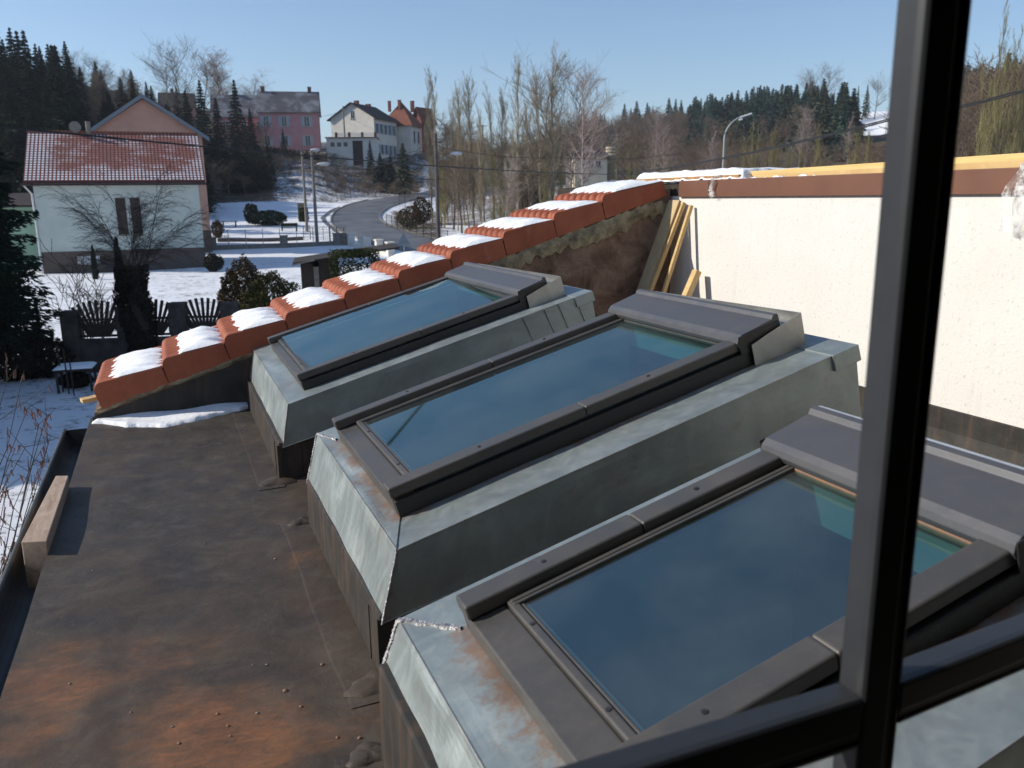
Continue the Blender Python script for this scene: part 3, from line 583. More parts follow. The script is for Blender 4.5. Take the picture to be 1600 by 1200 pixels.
# --- clay residue spots (small crumbs on the membrane)
def crumb(x, y, r, mt, lab):
    bm = MB(); rs = np.random.RandomState(int(abs(x*917+y*331)*10) % 9999); V_ = []
    for (a, b, c_) in ((0, 0, 1), (1, 0, .2), (.3, .9, .3), (-.8, .6, .2), (-.7, -.7, .3), (.4, -.9, .2), (0, 0, -.4)):
        V_.append((x+a*r*(.7+.5*rs.rand()), y+b*r*(.7+.5*rs.rand()), rz(x, y)+max(0, c_)*r*.6+.001))
    bm.add(V_, [(0, 1, 2), (0, 2, 3), (0, 3, 4), (0, 4, 5), (0, 5, 1), (6, 2, 1), (6, 3, 2), (6, 4, 3), (6, 5, 4), (6, 1, 5)])
    tag(bm.build('pebble', mt), lab, 'crumb', 'crumbs of clay and grit on the membrane')
for (px_, py_, r, k) in ((395, 1040, .0035, 1), (503, 1038, .007, 1), (446, 1080, .008, 1), (470, 1105, .006, 1), (402, 1116, .006, 0), (340, 1119, .006, 1), (270, 1140, .004, 0), (280, 1165, .005, 1), (356, 1137, .005, 1), (360, 1152, .004, 1),
                         (527, 1154, .006, 1), (562, 1155, .006, 1), (205, 1117, .004, 0), (145, 894, .005, 0), (320, 848, .005, 0), (430, 874, .006, 0), (122, 770, .010, 1), (296, 727, .005, 0), (338, 713, .005, 0), (370, 700, .005, 0), (405, 717, .005, 0), (380, 668, .006, 0), (417, 1039, .005, 0), (109, 1071, .005, 0), (508, 873, .004, 0)):
    p = on(px_, py_, 2, 0.0)
    crumb(p[0], p[1], r, 'clay_dust' if k else 'concrete', 'tiny orange brick crumb lying on the black roof membrane' if k else 'tiny pale grit crumb lying on the black roof membrane')
# --- tiled parapet
par = empty('tiled_parapet', (1.5, PY+.35, 0)); tag(par, 'sloping parapet wall capped with terracotta tiles, left of the skylights', 'parapet wall')
m = MB(); nseg = 30
def ptop(x): return min(1.19, .02+.306*(x+.45)+.03)
for k in range(nseg):
    xa = GX+.03+(WX-GX-.03)*k/nseg; xb_ = GX+.03+(WX-GX-.03)*(k+1)/nseg
    m.hexa([(xa, PY, -.02), (xb_, PY, -.02), (xb_, PY+.66, -.02), (xa, PY+.66, -.02), (xa, PY, ptop(xa)), (xb_, PY, ptop(xb_)), (xb_, PY+.66, ptop(xb_)), (xa, PY+.66, ptop(xa))])
m.build('earthen_wall', 'earth', par)
m = MB()
for k in range(38):
    xa = GX+.07+.1025*k; xb_ = xa+.1025; m.hexa([(xa, 5.262, ptop(xa)-.02), (xb_, 5.262, ptop(xb_)-.02), (xb_, 5.95, ptop(xb_)-.02), (xa, 5.95, ptop(xa)-.02), (xa, 5.262, ptop(xa)+.105), (xb_, 5.262, ptop(xb_)+.105), (xb_, 5.95, ptop(xb_)+.08), (xa, 5.95, ptop(xa)+.08)])
m.build('tile_bedding', 'earth', par)
rs = np.random.RandomState(3); m = MB(); Vv = []; N = 120        # ragged mortar bed under the tiles
for k in range(N+1):
    x = GX+.05+(WX-GX-.06)*k/N; zt = ptop(x)+.02-(.035*max(0, rs.rand()-.35) if x > 1.2 else 0); hb = (.03+.085*min(1, max(0, (x-.8)/1.5)))*(.85+.4*rs.rand()+.18*sin(x*7)+.12*sin(x*31))
    Vv += [(x, PY+.02, zt), (x, PY-.018-.006*rs.rand(), zt), (x, PY-.022-.012*rs.rand(), zt-hb*.5), (x, PY-.010-.008*rs.rand(), zt-hb), (x, PY+.01, zt-hb-.012)]
m.add(Vv, [(5*k+j, 5*k+1+j, 5*k+6+j, 5*k+5+j) for k in range(N) for j in range(4)]); m.build('mortar_bed', 'mortar', par)
SEAM = [-.455, -.075, .285, .656, 1.03, 1.388, 1.749, 2.129, 2.509, 2.89, 3.400]
YF = 5.245; TWD = .80
TS = .19; PS = .306
def tile_z(k, x, y):
    x0 = SEAM[k]; base = .222+.311*(x0+.455) if k < 9 else 1.262
    s = TS if k < 9 else .18
    z = base+s*(x-x0)
    u_ = x-x0
    if u_ < .032: z -= .032-math.sqrt(max(0, .032**2-(.032-u_)**2))          # rounded nose
    v_ = y-YF
    amp = .036*min(1, max(0, (v_-.035)/.02))
    rb = abs(sin(pi*(v_-.035)/.105))**.62 if v_ > .035 else .8
    z += amp*(rb*1.05-1.0) if v_ > .035 else 0
    if v_ > .035: z -= (1-rb)*.030*max(0, 1-u_/.12)
    if v_ < .012: z -= .012-math.sqrt(max(0, .012**2-(.012-max(0, v_))**2))
    return z
for k in range(10):
    x0, x1 = SEAM[k], SEAM[k+1]+(.05 if k < 9 else 0.0); ov = .0
    uu = [0, .003, .008, .016, .024, .032]+list(np.linspace(.08, SEAM[k+1]-.004-x0, 6))+([x1-x0] if k < 9 else []); vv = [0, .002, .005, .009, .012]+list(np.linspace(.03, TWD, 130))
    Vv = []; nu, nv = len(uu), len(vv)
    for a in uu:
        for b_ in vv:
            rb = abs(sin(pi*(b_-.035)/.105))**.62 if b_ > .04 else 1
            Vv.append((x0+a+.022*(1-rb)*max(0, 1-a/.06), YF+b_, tile_z(k, x0+a, YF+b_)))
    Ff = [(i*nv+j, (i+1)*nv+j, (i+1)*nv+j+1, i*nv+j+1) for i in range(nu-1) for j in range(nv-1)]
    n0 = len(Vv)                                    # verge cheek: straight lower line parallel to the roof pitch
    zb0 = .064+.308*(x0+.455); zb1 = .064+.308*(x1+.455); LN = .030
    for i, a in enumerate(uu):
        ac = min(a, SEAM[k+1]-.004-x0) if k < 9 else a; bz = zb0+(zb1-zb0)*ac/(x1-x0); Vv.append((x0+ac+LN, YF, bz)); Vv.append((x0+ac+LN, YF+.018, bz))
    for i in range(nu-1 if k == 9 else nu-2):
        Ff += [(i*nv, n0+2*i, n0+2*(i+1), (i+1)*nv)]; Ff += [(n0+2*i, n0+2*i+1, n0+2*i+3, n0+2*i+2)]
    Vn = len(Vv)                                    # nose: front thickness under the ribs
    for j, b_ in enumerate(vv): Vv.append((x0+.006, YF+b_, tile_z(k, x0, YF+b_)-.030))
    Ff += [(j, j+1, Vn+j+1, Vn+j) for j in range(nv-1)]
    Vn2 = len(Vv); Vv += [(x0, YF, Vv[0][2]-.03), (x0+.02+LN, YF+.018, zb0), (x0+.02, YF+.018, tile_z(k, x0, YF)-.03)]
    Ff += [(n0, 0, Vn2+2, Vn2+1)]
    mesh_obj('verge_tile', Vv, Ff, MT['tile'], par, smooth=False)
# snow on every tile course
SNOWX = ['at the lower left end', 'second up from the gutter', 'third up from the gutter', 'fourth up from the gutter', 'fifth up from the gutter', 'sixth up, above the hedge', 'seventh up, below the utility pole', 'fourth down from the white wall', 'third down from the white wall', 'long, against the top of the parapet']
def snow_sheet(zf, x0, x1, y0, y1, th, name, label, group=None, seed=0, nx=46, ny=60, edge=.05, dome=False, fingers=True, sink=.03):
    rs = np.random.RandomState(seed); Vv = []; ph = rs.rand(12)*6.28
    for i in range(nx+1):
        for j in range(ny+1):
            x = x0+(x1-x0)*i/nx; y = y0+(y1-y0)*j/ny
            q_ = 1 if fingers else .35; eL = (x-x0)-(.024*sin(pi*2*(y-YF-.035)/.105+ph[0])*(1 if fingers else 0)+.020+q_*(.018*sin(y*23+ph[1])+.012*sin(y*57+ph[2])))
            eR = (x1-x)-(.02+q_*(.014*sin(y*31+ph[3])+.012*sin(y*73+ph[4])))
            eN = (y-y0)-(.018+q_*(.012*sin(x*25+ph[5])+.009*sin(x*61+ph[6]))); eFa = (y1-y)-(.03+q_*(.02*sin(x*17+ph[7])+.01*sin(x*49+ph[8])))
            eN = eN if not dome else (y-y0)*1.6+.012; e = min(eL, eR, eN, eFa); q = max(-1, min(1, e/edge)); prof = (sin(q*pi/2)**1.0 if dome else math.sqrt(max(0, 1-(1-q)**2))) if q > 0 else -1.0*min(1, -q*3)
            h = th*(1+.16*sin(x*19+ph[9])*sin(y*13+ph[10])+.10*sin(y*45+ph[11])) 
            Vv.append((x, y, zf(x, y)+(h*prof if prof > 0 else sink*prof)))
    Ff = np.array([(i*(ny+1)+j, (i+1)*(ny+1)+j, (i+1)*(ny+1)+j+1, i*(ny+1)+j+1) for i in range(nx) for j in range(ny)])
    V_ = np.array(Vv); keep = []
    base = np.array([zf(a, b) for a, b, _ in Vv]); under = V_[:, 2] < base-.02
    for f_ in Ff:
        if not under[f_].all(): keep.append(f_)
    o = mesh_obj(name, V_, np.array(keep), MT['snow'], None, smooth=True); return tag(o, label, 'snow', group)
for k in range(10):
    flat = lambda x, y, k=k: tile_z(k, max(x, SEAM[k]+.05), YF+.0351)-.002
    snow_sheet(flat, SEAM[k]+(.075 if k < 9 else .07), SEAM[k+1]+(.012 if k < 9 else .0), YF+.006, YF+TWD*.99, (.024+.012*((k*7) % 4)/3) if k < 9 else .034, 'snow_patch', 'melting snow patch on the terracotta tiles, '+SNOWX[k], 'snow patches on the tile courses', seed=20+k, nx=56, ny=90, edge=.13, dome=True)
# snow left in the shade at the parapet foot
def strip_edge(x): return np.interp(x, [-.47, -.30, -.08, .05, .17, .40], [5.20, 5.02, 4.925, 4.955, 5.02, 5.16])
Vv = []; nx, ny = 90, 22; rs = np.random.RandomState(9)
for i in range(nx+1):
    x = -.485+(.385+.485)*i/nx; ye = strip_edge(x)+.007*sin(x*13)+.006*sin(x*29+1)+.004*sin(x*71)+.005*rs.rand()
    for j in range(ny+1):
        t = j/ny; y = ye+(PY-.012-ye)*t; Vv.append((x, y, rz(x, y)+.022*math.sqrt(min(1, t*7))*(1+.2*sin(x*15+y*20))*min(1, i/3+.05)-.001))
tag(mesh_obj('snow_strip', Vv, [(i*(ny+1)+j, (i+1)*(ny+1)+j, (i+1)*(ny+1)+j+1, i*(ny+1)+j+1) for i in range(nx) for j in range(ny)], MT['snow'], None, smooth=True),
    'thin strip of snow lying on the membrane at the foot of the tiled parapet', 'snow')
# timber offcut poking out below the lowest tile
m = MB(); ox = np.array((-.455, 5.36, .115)); dx = np.array((-.93, -.28, -.08)); dx /= np.linalg.norm(dx); dy = np.cross((0, 0, 1.0), dx); dy /= np.linalg.norm(dy); dz = np.cross(dx, dy)
m.obox(ox, dx, dy, dz, (-.2, -.035, -.012), (.085, .035, .012)); tag(m.build('timber_offcut', 'pine', bevel=.003), 'short pine offcut poking out under the lowest roof tile', 'timber')
# timber block lying in the gutter
m = MB(); m.hexa([(-.580, 3.25, -.15), (-.505, 3.22, -.15), (-.505, 4.0, -.15), (-.560, 4.03, -.15), (-.578, 3.25, .056), (-.492, 3.215, .060), (-.490, 4.0, .060), (-.545, 4.03, .058)])
tag(m.build('timber_block', 'oldwood', bevel=.004), 'weathered reddish timber block wedged in the gutter at the roof edge', 'timber')
# --- rendered wall at the right
rw = empty('rendered_wall', (WX, 2.8, GZ)); tag(rw, 'cream rough-cast wall under a brown metal fascia, right of the skylights', 'wall')
m = MB(); m.box((WX, HY+.001, GZ), (WX+.25, 7.2, 1.246)); m.build('render_face', 'render', rw)
m = MB()
for a, b_ in ((HY, 2.38), (2.385, 4.80), (4.805, 5.16)): m.box((WX-.022, a, 1.238), (WX+.27, b_, 1.352))
fa = m.build('fascia', 'fascia', rw, bevel=.003)
m = MB(); m.box((WX-.002, 5.165, 1.246), (WX+.27, 7.2, 1.33)); m.build('fascia_end', 'darkwood', rw)
m = MB(); m.box((WX+.27, HY, 1.20), (WX+5, 7.2, 1.345)); m.build('roof_deck', 'upstand', rw)
# things on top of the wall
m = MB(); m.box((3.52, 4.55, 1.362), (4.1, 5.85, 1.380)); tag(m.build('strand_board', 'osb', bevel=.002), 'strand board lying under snow on top of the white wall corner', 'board')
snow_sheet(lambda x, y: 1.381, 3.515, 4.1, 4.53, 5.9, .042, 'snow_slab', 'flat snow slab on the strand board above the wall corner', None, seed=77, nx=30, ny=80, fingers=False)
m = MB(); m.hexa([(3.62, .6, 1.353), (3.70, .6, 1.353), (3.70, 4.62, 1.353), (3.62, 4.62, 1.353), (3.62, .6, 1.440), (3.70, .6, 1.440), (3.70, 4.62, 1.400), (3.62, 4.62, 1.400)])
tag(m.build('pine_beam', 'pine_y', bevel=.003), 'long yellow pine beam lying along the top of the white wall', 'beam')
m = MB(); m.hexa([(3.55, .6, 1.353), (3.615, .6, 1.353), (3.615, 4.2, 1.353), (3.55, 4.2, 1.353), (3.55, .6, 1.400), (3.615, .6, 1.400), (3.615, 4.2, 1.375), (3.55, 4.2, 1.375)])
tag(m.build('pine_beam', 'pine', bevel=.002), 'lower thin pine beam in front of the long yellow one on the wall', 'beam')
snow_sheet(lambda x, y: 1.352, 3.50, 3.545, 3.75, 4.6, .014, 'snow_streak', 'thin snow streak on the fascia below the pine beams', None, seed=71, nx=8, ny=60, edge=.02, fingers=False)
# torn plastic film over the fascia
def film(y, wdt, drop, seed, lab):
    rs = np.random.RandomState(seed); nx, ny = 16, 24; Vv = []
    for i in range(nx+1):
        for j in range(ny+1):
            s_ = i/nx-.5; t = j/ny; L_ = .10+drop*t; spread = wdt*(.25+.9*t+.25*sin(7*t+seed))
            yy = y+s_*spread+.01*sin(9*t+seed); zz = 1.375-L_*t if t > .12 else 1.372+.01*sin(i)
            xx = WX-.03-.022*abs(sin(i*1.9+3*t+seed))-.012*rs.rand() if t > .12 else WX+.10-.9*t
            Vv.append((xx, yy, zz+.006*rs.rand()))
    o = mesh_obj('plastic_film', Vv, [(i*(ny+1)+j, (i+1)*(ny+1)+j, (i+1)*(ny+1)+j+1, i*(ny+1)+j+1) for i in range(nx) for j in range(ny)], MT['film'], None, smooth=True); tag(o, lab, 'plastic film')
film(2.53, .13, .20, 3, 'crumpled clear plastic sheet hanging over the fascia at the right edge')
film(4.73, .035, .04, 8, 'small scrap of clear film stuck on the fascia near the boards')
# timbers leaning in the corner
def lean(p0, p1, wd, th, mat, name, lab, cat, tw=0.0):
    p0, p1 = np.array(p0), np.array(p1); Z_ = (p1-p0); L_ = np.linalg.norm(Z_); Z_ /= L_; Y_ = np.array((sin(tw), cos(tw), 0)); Y_ -= Z_*Y_.dot(Z_); Y_ /= np.linalg.norm(Y_); X_ = np.cross(Y_, Z_)
    m = MB(); m.obox(p0, X_, Y_, Z_, (-th/2, -wd/2, 0), (th/2, wd/2, L_)); tag(m.build(name, mat, bevel=.002), lab, cat)
lean((2.98, 5.185, .01), (3.445, 5.165, 1.215), .135, .022, 'pine_z', 'leaning_plank', 'wide pale plank leaning in the corner between parapet and white wall', 'plank')
lean((2.96, 5.075, .01), (3.46, 5.075, 1.20), .022, .028, 'pine', 'leaning_batten', 'thin pine batten leaning just beside the wide plank', 'batten')
lean((3.05, 4.975, .01), (3.46, 4.985, 1.18), .026, .026, 'pine', 'leaning_batten', 'thin pine batten leaning on the white wall, second from the plank', 'batten')
lean((3.05, 4.80, .01), (3.42, 4.83, .735), .055, .045, 'pine', 'leaning_batten', 'short pine batten leaning low on the white wall', 'batten')
# ================================================================ the house we look out of
hs = empty('house_wall', (0, .4, GZ)); tag(hs, 'outer wall of the house around the window opening', 'wall')
m = MB(); WL_, WR_, WB, WT = -.85, 1.55, .42, 1.95
for a, b_ in (((-3, .38, GZ), (WL_, HY, 3.0)), ((WR_, .38, GZ), (4.5, HY, 3.0)), ((WL_, .38, GZ), (WR_, HY, WB)), ((WL_, .38, WT), (WR_, HY, 3.0))): m.box(a, b_)
m.build('wall', 'white_wall', hs)
m = MB(); m.box((-3, -4, -.4), (4.5, -3.9, 2.7)); m.box((-3, -3.9, -.4), (-2.9, .379, 2.7)); m.box((4.4, -3.9, -.4), (4.5, .379, 2.7)); m.box((-2.9, -3.9, 2.6), (4.4, .379, 2.7)); m.box((-2.9, -3.9, -.45), (4.4, .379, -.4))
ro = m.build('room', 'room'); tag(ro, kind='structure')
# window with a cross of bars close to the eye
wf = empty('window', (.35, .5, WB)); tag(wf, 'dark window frame with crossing bars close to the camera', 'window')
def bar(p, q, halfw, mat='frame', name='bar', depth=(.504, .534), tilt=0.0):
    # bevelled section swept from p to q in the window plane (x, z)
    p = np.array(p, float); q = np.array(q, float); d = (q-p)/np.linalg.norm(q-p); nrm = np.array((-d[1], d[0]))
    y0_, y1_ = depth; D = y1_-y0_; sec = [(-halfw, y1_), (-halfw, y0_+.30*D), (-halfw*.96, y0_+.10*D), (-halfw*.85, y0_), (halfw*.30, y0_), (halfw*.38, y0_+.05*D), (halfw*.70, y0_+.06*D), (halfw*.76, y0_+.01*D), (halfw*.94, y0_+.03*D), (halfw, y0_+.12*D), (halfw, y1_)]
    def P(b, s_, y): xz = b+nrm*s_; return (xz[0], y+tilt*(xz[0]-.62), xz[1])
    m = MB(); m.prism(None, [P(p, s_, y) for s_, y in sec], [P(q, s_, y) for s_, y in sec]); return m.build(name, mat, wf, bevel=.0015)
bar((.5845, 1.9), (.5845, WB+.05), .0248, name='vertical_bar')
bar((.5600, .764), (-.80, .764), .0270, name='horizontal_bar')
bar((1.5, .7725), (.6088, .7725), .0225, name='horizontal_bar', tilt=.075)
m = MB(); m.box((WL_, .47, WB), (WL_+.07, .55, WT)); m.box((WR_-.07, .47, WB), (WR_, .55, WT)); m.box((WL_+.07, .47, WB), (WR_-.07, .55, WB+.06)); m.box((WL_+.07, .47, WT-.07), (WR_-.07, .55, WT)); m.build('frame', 'frame', wf, bevel=.004)
# ================================================================ TERRAIN
# columns: photo column -> (distance forward, photo row) of the ground there; before the first pair the garden is level
TCOL = [(-700, [(50, 427), (75, 400), (95, 330), (125, 220), (150, 150), (180, 118), (300, 100)]),
        (0, [(50, None), (57, 426), (75, 400), (95, 330), (125, 220), (150, 150), (180, 118), (300, 100)]),
        (120, [(50, None), (57, 426), (75, 395), (95, 320), (125, 215), (150, 155), (175, 135), (300, 125)]),
        (190, [(50, None), (57, 424), (78, 385), (100, 305), (130, 205), (155, 158), (175, 147), (300, 148)]),
        (340, [(45, None), (57, 421), (66, 402), (76, 386), (95, 360), (118, 334), (136, 303), (155, 262), (175, 232), (200, 222), (240, 195), (300, 170)]),
        (480, [(45, None), (60, 412), (75, 389), (95, 360), (118, 334), (138, 304), (160, 256), (176, 238), (200, 232), (240, 228), (300, 222)]),
        (560, [(45, None), (60, 412), (75, 389), (95, 358), (115, 336), (135, 316), (150, 300), (168, 256), (176, 238), (200, 235), (300, 228)]),
        (650, [(45, None), (60, 412), (75, 389), (95, 360), (115, 340), (135, 320), (155, 302), (174, 262), (184, 242), (210, 238), (300, 232)]),
        (750, [(45, None), (60, 412), (75, 389), (100, 356), (130, 330), (160, 315), (200, 300), (260, 285), (400, 262), (700, 240)]),
        (900, [(45, None), (75, 389), (100, 352), (130, 318), (155, 295), (200, 275), (300, 250), (400, 232), (550, 212), (900, 210)]),
        (1050, [(45, None), (75, 385), (100, 345), (150, 300), (230, 268), (350, 232), (480, 205), (560, 196), (900, 200)]),
        (1200, [(45, None), (75, 380), (100, 340), (150, 300), (220, 262), (320, 222), (420, 190), (520, 172), (900, 178)]),
        (1340, [(45, None), (75, 375), (100, 338), (150, 292), (220, 248), (290, 212), (350, 184), (400, 178), (900, 190)]),
        (1600, [(40, None), (60, 370), (100, 300), (150, 245), (200, 205), (260, 160), (320, 135), (900, 150)]),
        (2400, [(40, None), (60, 370), (100, 300), (150, 245), (200, 205), (260, 160), (320, 135), (900, 150)])]
_az, _prof = [], []
for pxc, lst in TCOL:
    P = []; a = ray(pxc, 313); _az.append(atan2(a[0], a[1])); rr, zz = [0, 20], [GZ, GZ]
    for d, row in lst:
        if row is None:
            q = at(pxc, 313, d); rr.append(hypot(q[0], q[1])); zz.append(GZ)
        else:
            q = at(pxc, row, d); rr.append(hypot(q[0], q[1])); zz.append(q[2])
    _prof.append((rr, zz))
_az = np.array(_az)
RG = np.concatenate([np.arange(0, 60, 1.0), np.arange(60, 220, 1.6), np.geomspace(220, 1500, 70)])
PZ = []
for rr, zz in _prof:
    z = np.interp(RG, rr, zz); k = np.array([1, 2, 3, 2, 1.])/9; zp = np.pad(z, 2, mode='edge'); PZ.append(np.convolve(zp, k, 'valid'))
PZ = np.array(PZ)
def th(x, y):
    x = np.asarray(x, float); y = np.asarray(y, float); a = np.arctan2(x, y); r = np.hypot(x, y)
    a = np.clip(a, _az[0], _az[-1]); i = np.clip(np.searchsorted(_az, a)-1, 0, len(_az)-2); t = (a-_az[i])/(_az[i+1]-_az[i]); t = t*t*(3-2*t)
    ri = np.clip(np.searchsorted(RG, r)-1, 0, len(RG)-2); s = np.clip((r-RG[ri])/(RG[ri+1]-RG[ri]), 0, 1)
    f = lambda c: PZ[c, ri]*(1-s)+PZ[c, ri+1]*s
    z = f(i)*(1-t)+f(i+1)*t
    g = np.clip((r-60)/120, 0, 1)
    return z+g*(.5*np.sin(x*.11+y*.07)+.35*np.sin(x*.23-y*.19))+.03*np.sin(x*.8)*np.cos(y*.7)
def T(x, y): return float(th(x, y))
def ground(px, py, dmax=900):                   # the point of the terrain seen at a photo pixel
    v = ray(px, py)/FPX; d = 12.0; o = np.array((0, 0, EYE))
    while d < dmax:
        p = o+v*d
        if p[2] < T(p[0], p[1]): break
        d *= 1.01
    lo, hi = d/1.01, d
    for _ in range(14):
        m_ = (lo+hi)/2; p = o+v*m_
        if p[2] < T(p[0], p[1]): hi = m_
        else: lo = m_
    return o+v*hi
def foot(px, d):                                # terrain point in photo column px at distance d
    q = at(px, 330, d); q[2] = T(q[0], q[1])
    # vertical lines lean a little in the picture: correct the column for the foot's row
    for _ in range(3):
        vv = q-np.array((0, 0, EYE)); dd = vv.dot(cF); c_ = 800+FPX*vv.dot(cR)/dd; q = q+cR*((px-c_)*dd/FPX); q[2] = T(q[0], q[1])
    return q
def height_to(p, row):                          # height of something standing at p whose top is in photo row `row`
    vv = np.array(p)-np.array((0, 0, EYE)); lo, hi = 0.0, 80.0
    for _ in range(30):
        m_ = (lo+hi)/2; q = vv+np.array((0, 0, m_)); r_ = 600-FPX*q.dot(cU)/q.dot(cF)
        if r_ > row: lo = m_
        else: hi = m_
    return lo
def col_of(p):
    vv = np.array(p)-np.array((0, 0, EYE)); dd = vv.dot(cF); return 800+FPX*vv.dot(cR)/dd, 600-FPX*vv.dot(cU)/dd
# ground sheet
az = np.concatenate([np.radians(np.arange(-180, -40, 4)), np.radians(np.arange(-40, 80, .45)), np.radians(np.arange(80, 180, 4))]); nr = len(RG)
A, Rr = np.meshgrid(az, np.concatenate([RG[1:], [2500, 4000]]), indexing='ij'); X, Y = A*0+Rr*np.sin(A), Rr*np.cos(A); Z = th(X, Y)
na, nr = X.shape; VV = np.concatenate([np.stack([X, Y, Z], -1).reshape(-1, 3), [[0, 0, GZ]]])
I = np.arange(na); J = np.arange(nr-1); a_, b_ = np.meshgrid(I, J, indexing='ij'); n1 = (a_+1) % na
F4 = np.stack([a_*nr+b_, a_*nr+b_+1, n1*nr+b_+1, n1*nr+b_], -1).reshape(-1, 4)
cen = len(VV)-1; F3 = np.stack([I*0+cen, I*nr, ((I+1) % na)*nr, ((I+1) % na)*nr], -1)
allf = [tuple(q) for q in F4.tolist()]+[(cen, i*nr, ((i+1) % na)*nr) for i in range(na)]
me = bpy.data.meshes.new('ground'); me.from_pydata(VV.tolist(), [], allf); me.materials.append(MT['ground'])
me.polygons.foreach_set('use_smooth', [True]*len(me.polygons))
vx = VV-np.array((0, 0, EYE)); dd = vx.dot(cF); dd = np.where(dd > 1, dd, 1); pc = np.where(vx.dot(cF) > 1, 800+FPX*vx.dot(cR)/dd, 0); prw = 600-FPX*vx.dot(cU)/dd; rad = np.hypot(VV[:, 0], VV[:, 1])
snow = np.full(len(VV), .605); lit = np.zeros(len(VV))
far = rad > 139
snow = np.where(far & (pc < 430), .30, snow); snow = np.where(far & (pc >= 430) & (pc < 660), .49, snow)
snow = np.where((rad > 105) & (pc > 690), .46, snow); snow = np.where((rad > 190) & (pc > 640), .28, snow)
snow = np.where((rad > 62) & (rad < 139) & (pc > 330) & (pc < 560), .68, snow)
snow = np.where((rad > 160) & (pc > 400) & (pc < 660), .40, snow)
snow = np.where((rad > 330) & (pc > 1290) & (pc < 1400), .85, snow)
lit = np.where((rad > 95) & (pc > 600), 1.0, lit); lit = np.where(far, .7, lit); lit = np.where((rad > 86) & (pc > 620) & (prw > 300), 1.0, lit)
snow = np.where((rad > 80) & (rad < 128) & (pc > 612) & (pc < 690) & (prw > 330), .40, snow)
for nm, arr in (('snow', snow), ('litter', lit)):
    at_ = me.attributes.new(nm, 'FLOAT', 'POINT'); at_.data.foreach_set('value', arr.astype(np.float32))
go = bpy.data.objects.new('ground', me); COL.objects.link(go); tag(go, kind='structure')
# road: pairs of edge points read off the photo, draped on the terrain
def ribbon(name, L_, R_, mat, lift=.05, kind='structure', n=70, m_=5):
    L_ = np.array([ground(*p)[:2] if len(p) == 2 else foot(p[0], p[2])[:2] for p in L_]); R_ = np.array([ground(*p)[:2] if len(p) == 2 else foot(p[0], p[2])[:2] for p in R_])
    t = np.linspace(0, 1, len(L_)); s = np.linspace(0, 1, n); Lx = np.stack([np.interp(s, t, L_[:, 0]), np.interp(s, t, L_[:, 1])], 1); Rx = np.stack([np.interp(s, t, R_[:, 0]), np.interp(s, t, R_[:, 1])], 1)
    for _ in range(3):
        for Q in (Lx, Rx): Q[1:-1] = (Q[:-2]+2*Q[1:-1]+Q[2:])/4
    V_ = []
    for i in range(n):
        for j in range(m_+1):
            q = Lx[i]*(1-j/m_)+Rx[i]*j/m_; V_.append((q[0], q[1], T(*q)+lift))
    o = mesh_obj(name, V_, [(i*(m_+1)+j, i*(m_+1)+j+1, (i+1)*(m_+1)+j+1, (i+1)*(m_+1)+j) for i in range(n-1) for j in range(m_)], MT[mat], None, smooth=True); tag(o, kind=kind); return Lx, Rx
EL = [(900, 0, 52), (760, 0, 62), (688, 402), (625, 391), (572, 379), (532, 362), (519, 350), (518, 341), (524, 331), (545, 320), (575, 313)]
ER = [(960, 0, 57), (840, 0, 70), (760, 390), (690, 377), (640, 364), (605, 352), (593, 343), (592, 337), (598, 330), (612, 322), (655, 309)]
Lx, Rx = ribbon('road', EL, ER, 'asphalt', .06)
ribbon('side_road', [(535, 322), (570, 314), (612, 308), (660, 301), (700, 296)], [(548, 326), (590, 322), (628, 315), (670, 309), (705, 304)], 'asphalt', .09, n=40)
ribbon('path', [(533, 371), (516, 357), (505, 348), (500, 340), (513, 330), (530, 323)], [(536, 369), (521, 355), (511, 347), (507, 340), (519, 331), (535, 325)], 'asphalt', .06, n=40, m_=2)
def kerb(Q, off, name, lab):
    d = np.gradient(Q, axis=0); nn = np.stack([-d[:, 1], d[:, 0]], 1); nn /= np.linalg.norm(nn, axis=1)[:, None]; V_ = []
    for i in range(len(Q)):
        for k, h in ((0, .02), (0, .17), (.18, .17), (.18, -.1)):
            q = Q[i]+nn[i]*off*k; V_.append((q[0], q[1], T(*q)+h))
    m = MB(); m.add(V_, [(4*i+j, 4*i+j+1, 4*i+j+5, 4*i+j+4) for i in range(len(Q)-1) for j in range(3)]); tag(m.build(name, 'concrete'), kind='structure')
kerb(Lx, 1.0, 'kerb', ''); kerb(Rx, -1.0, 'kerb', '')
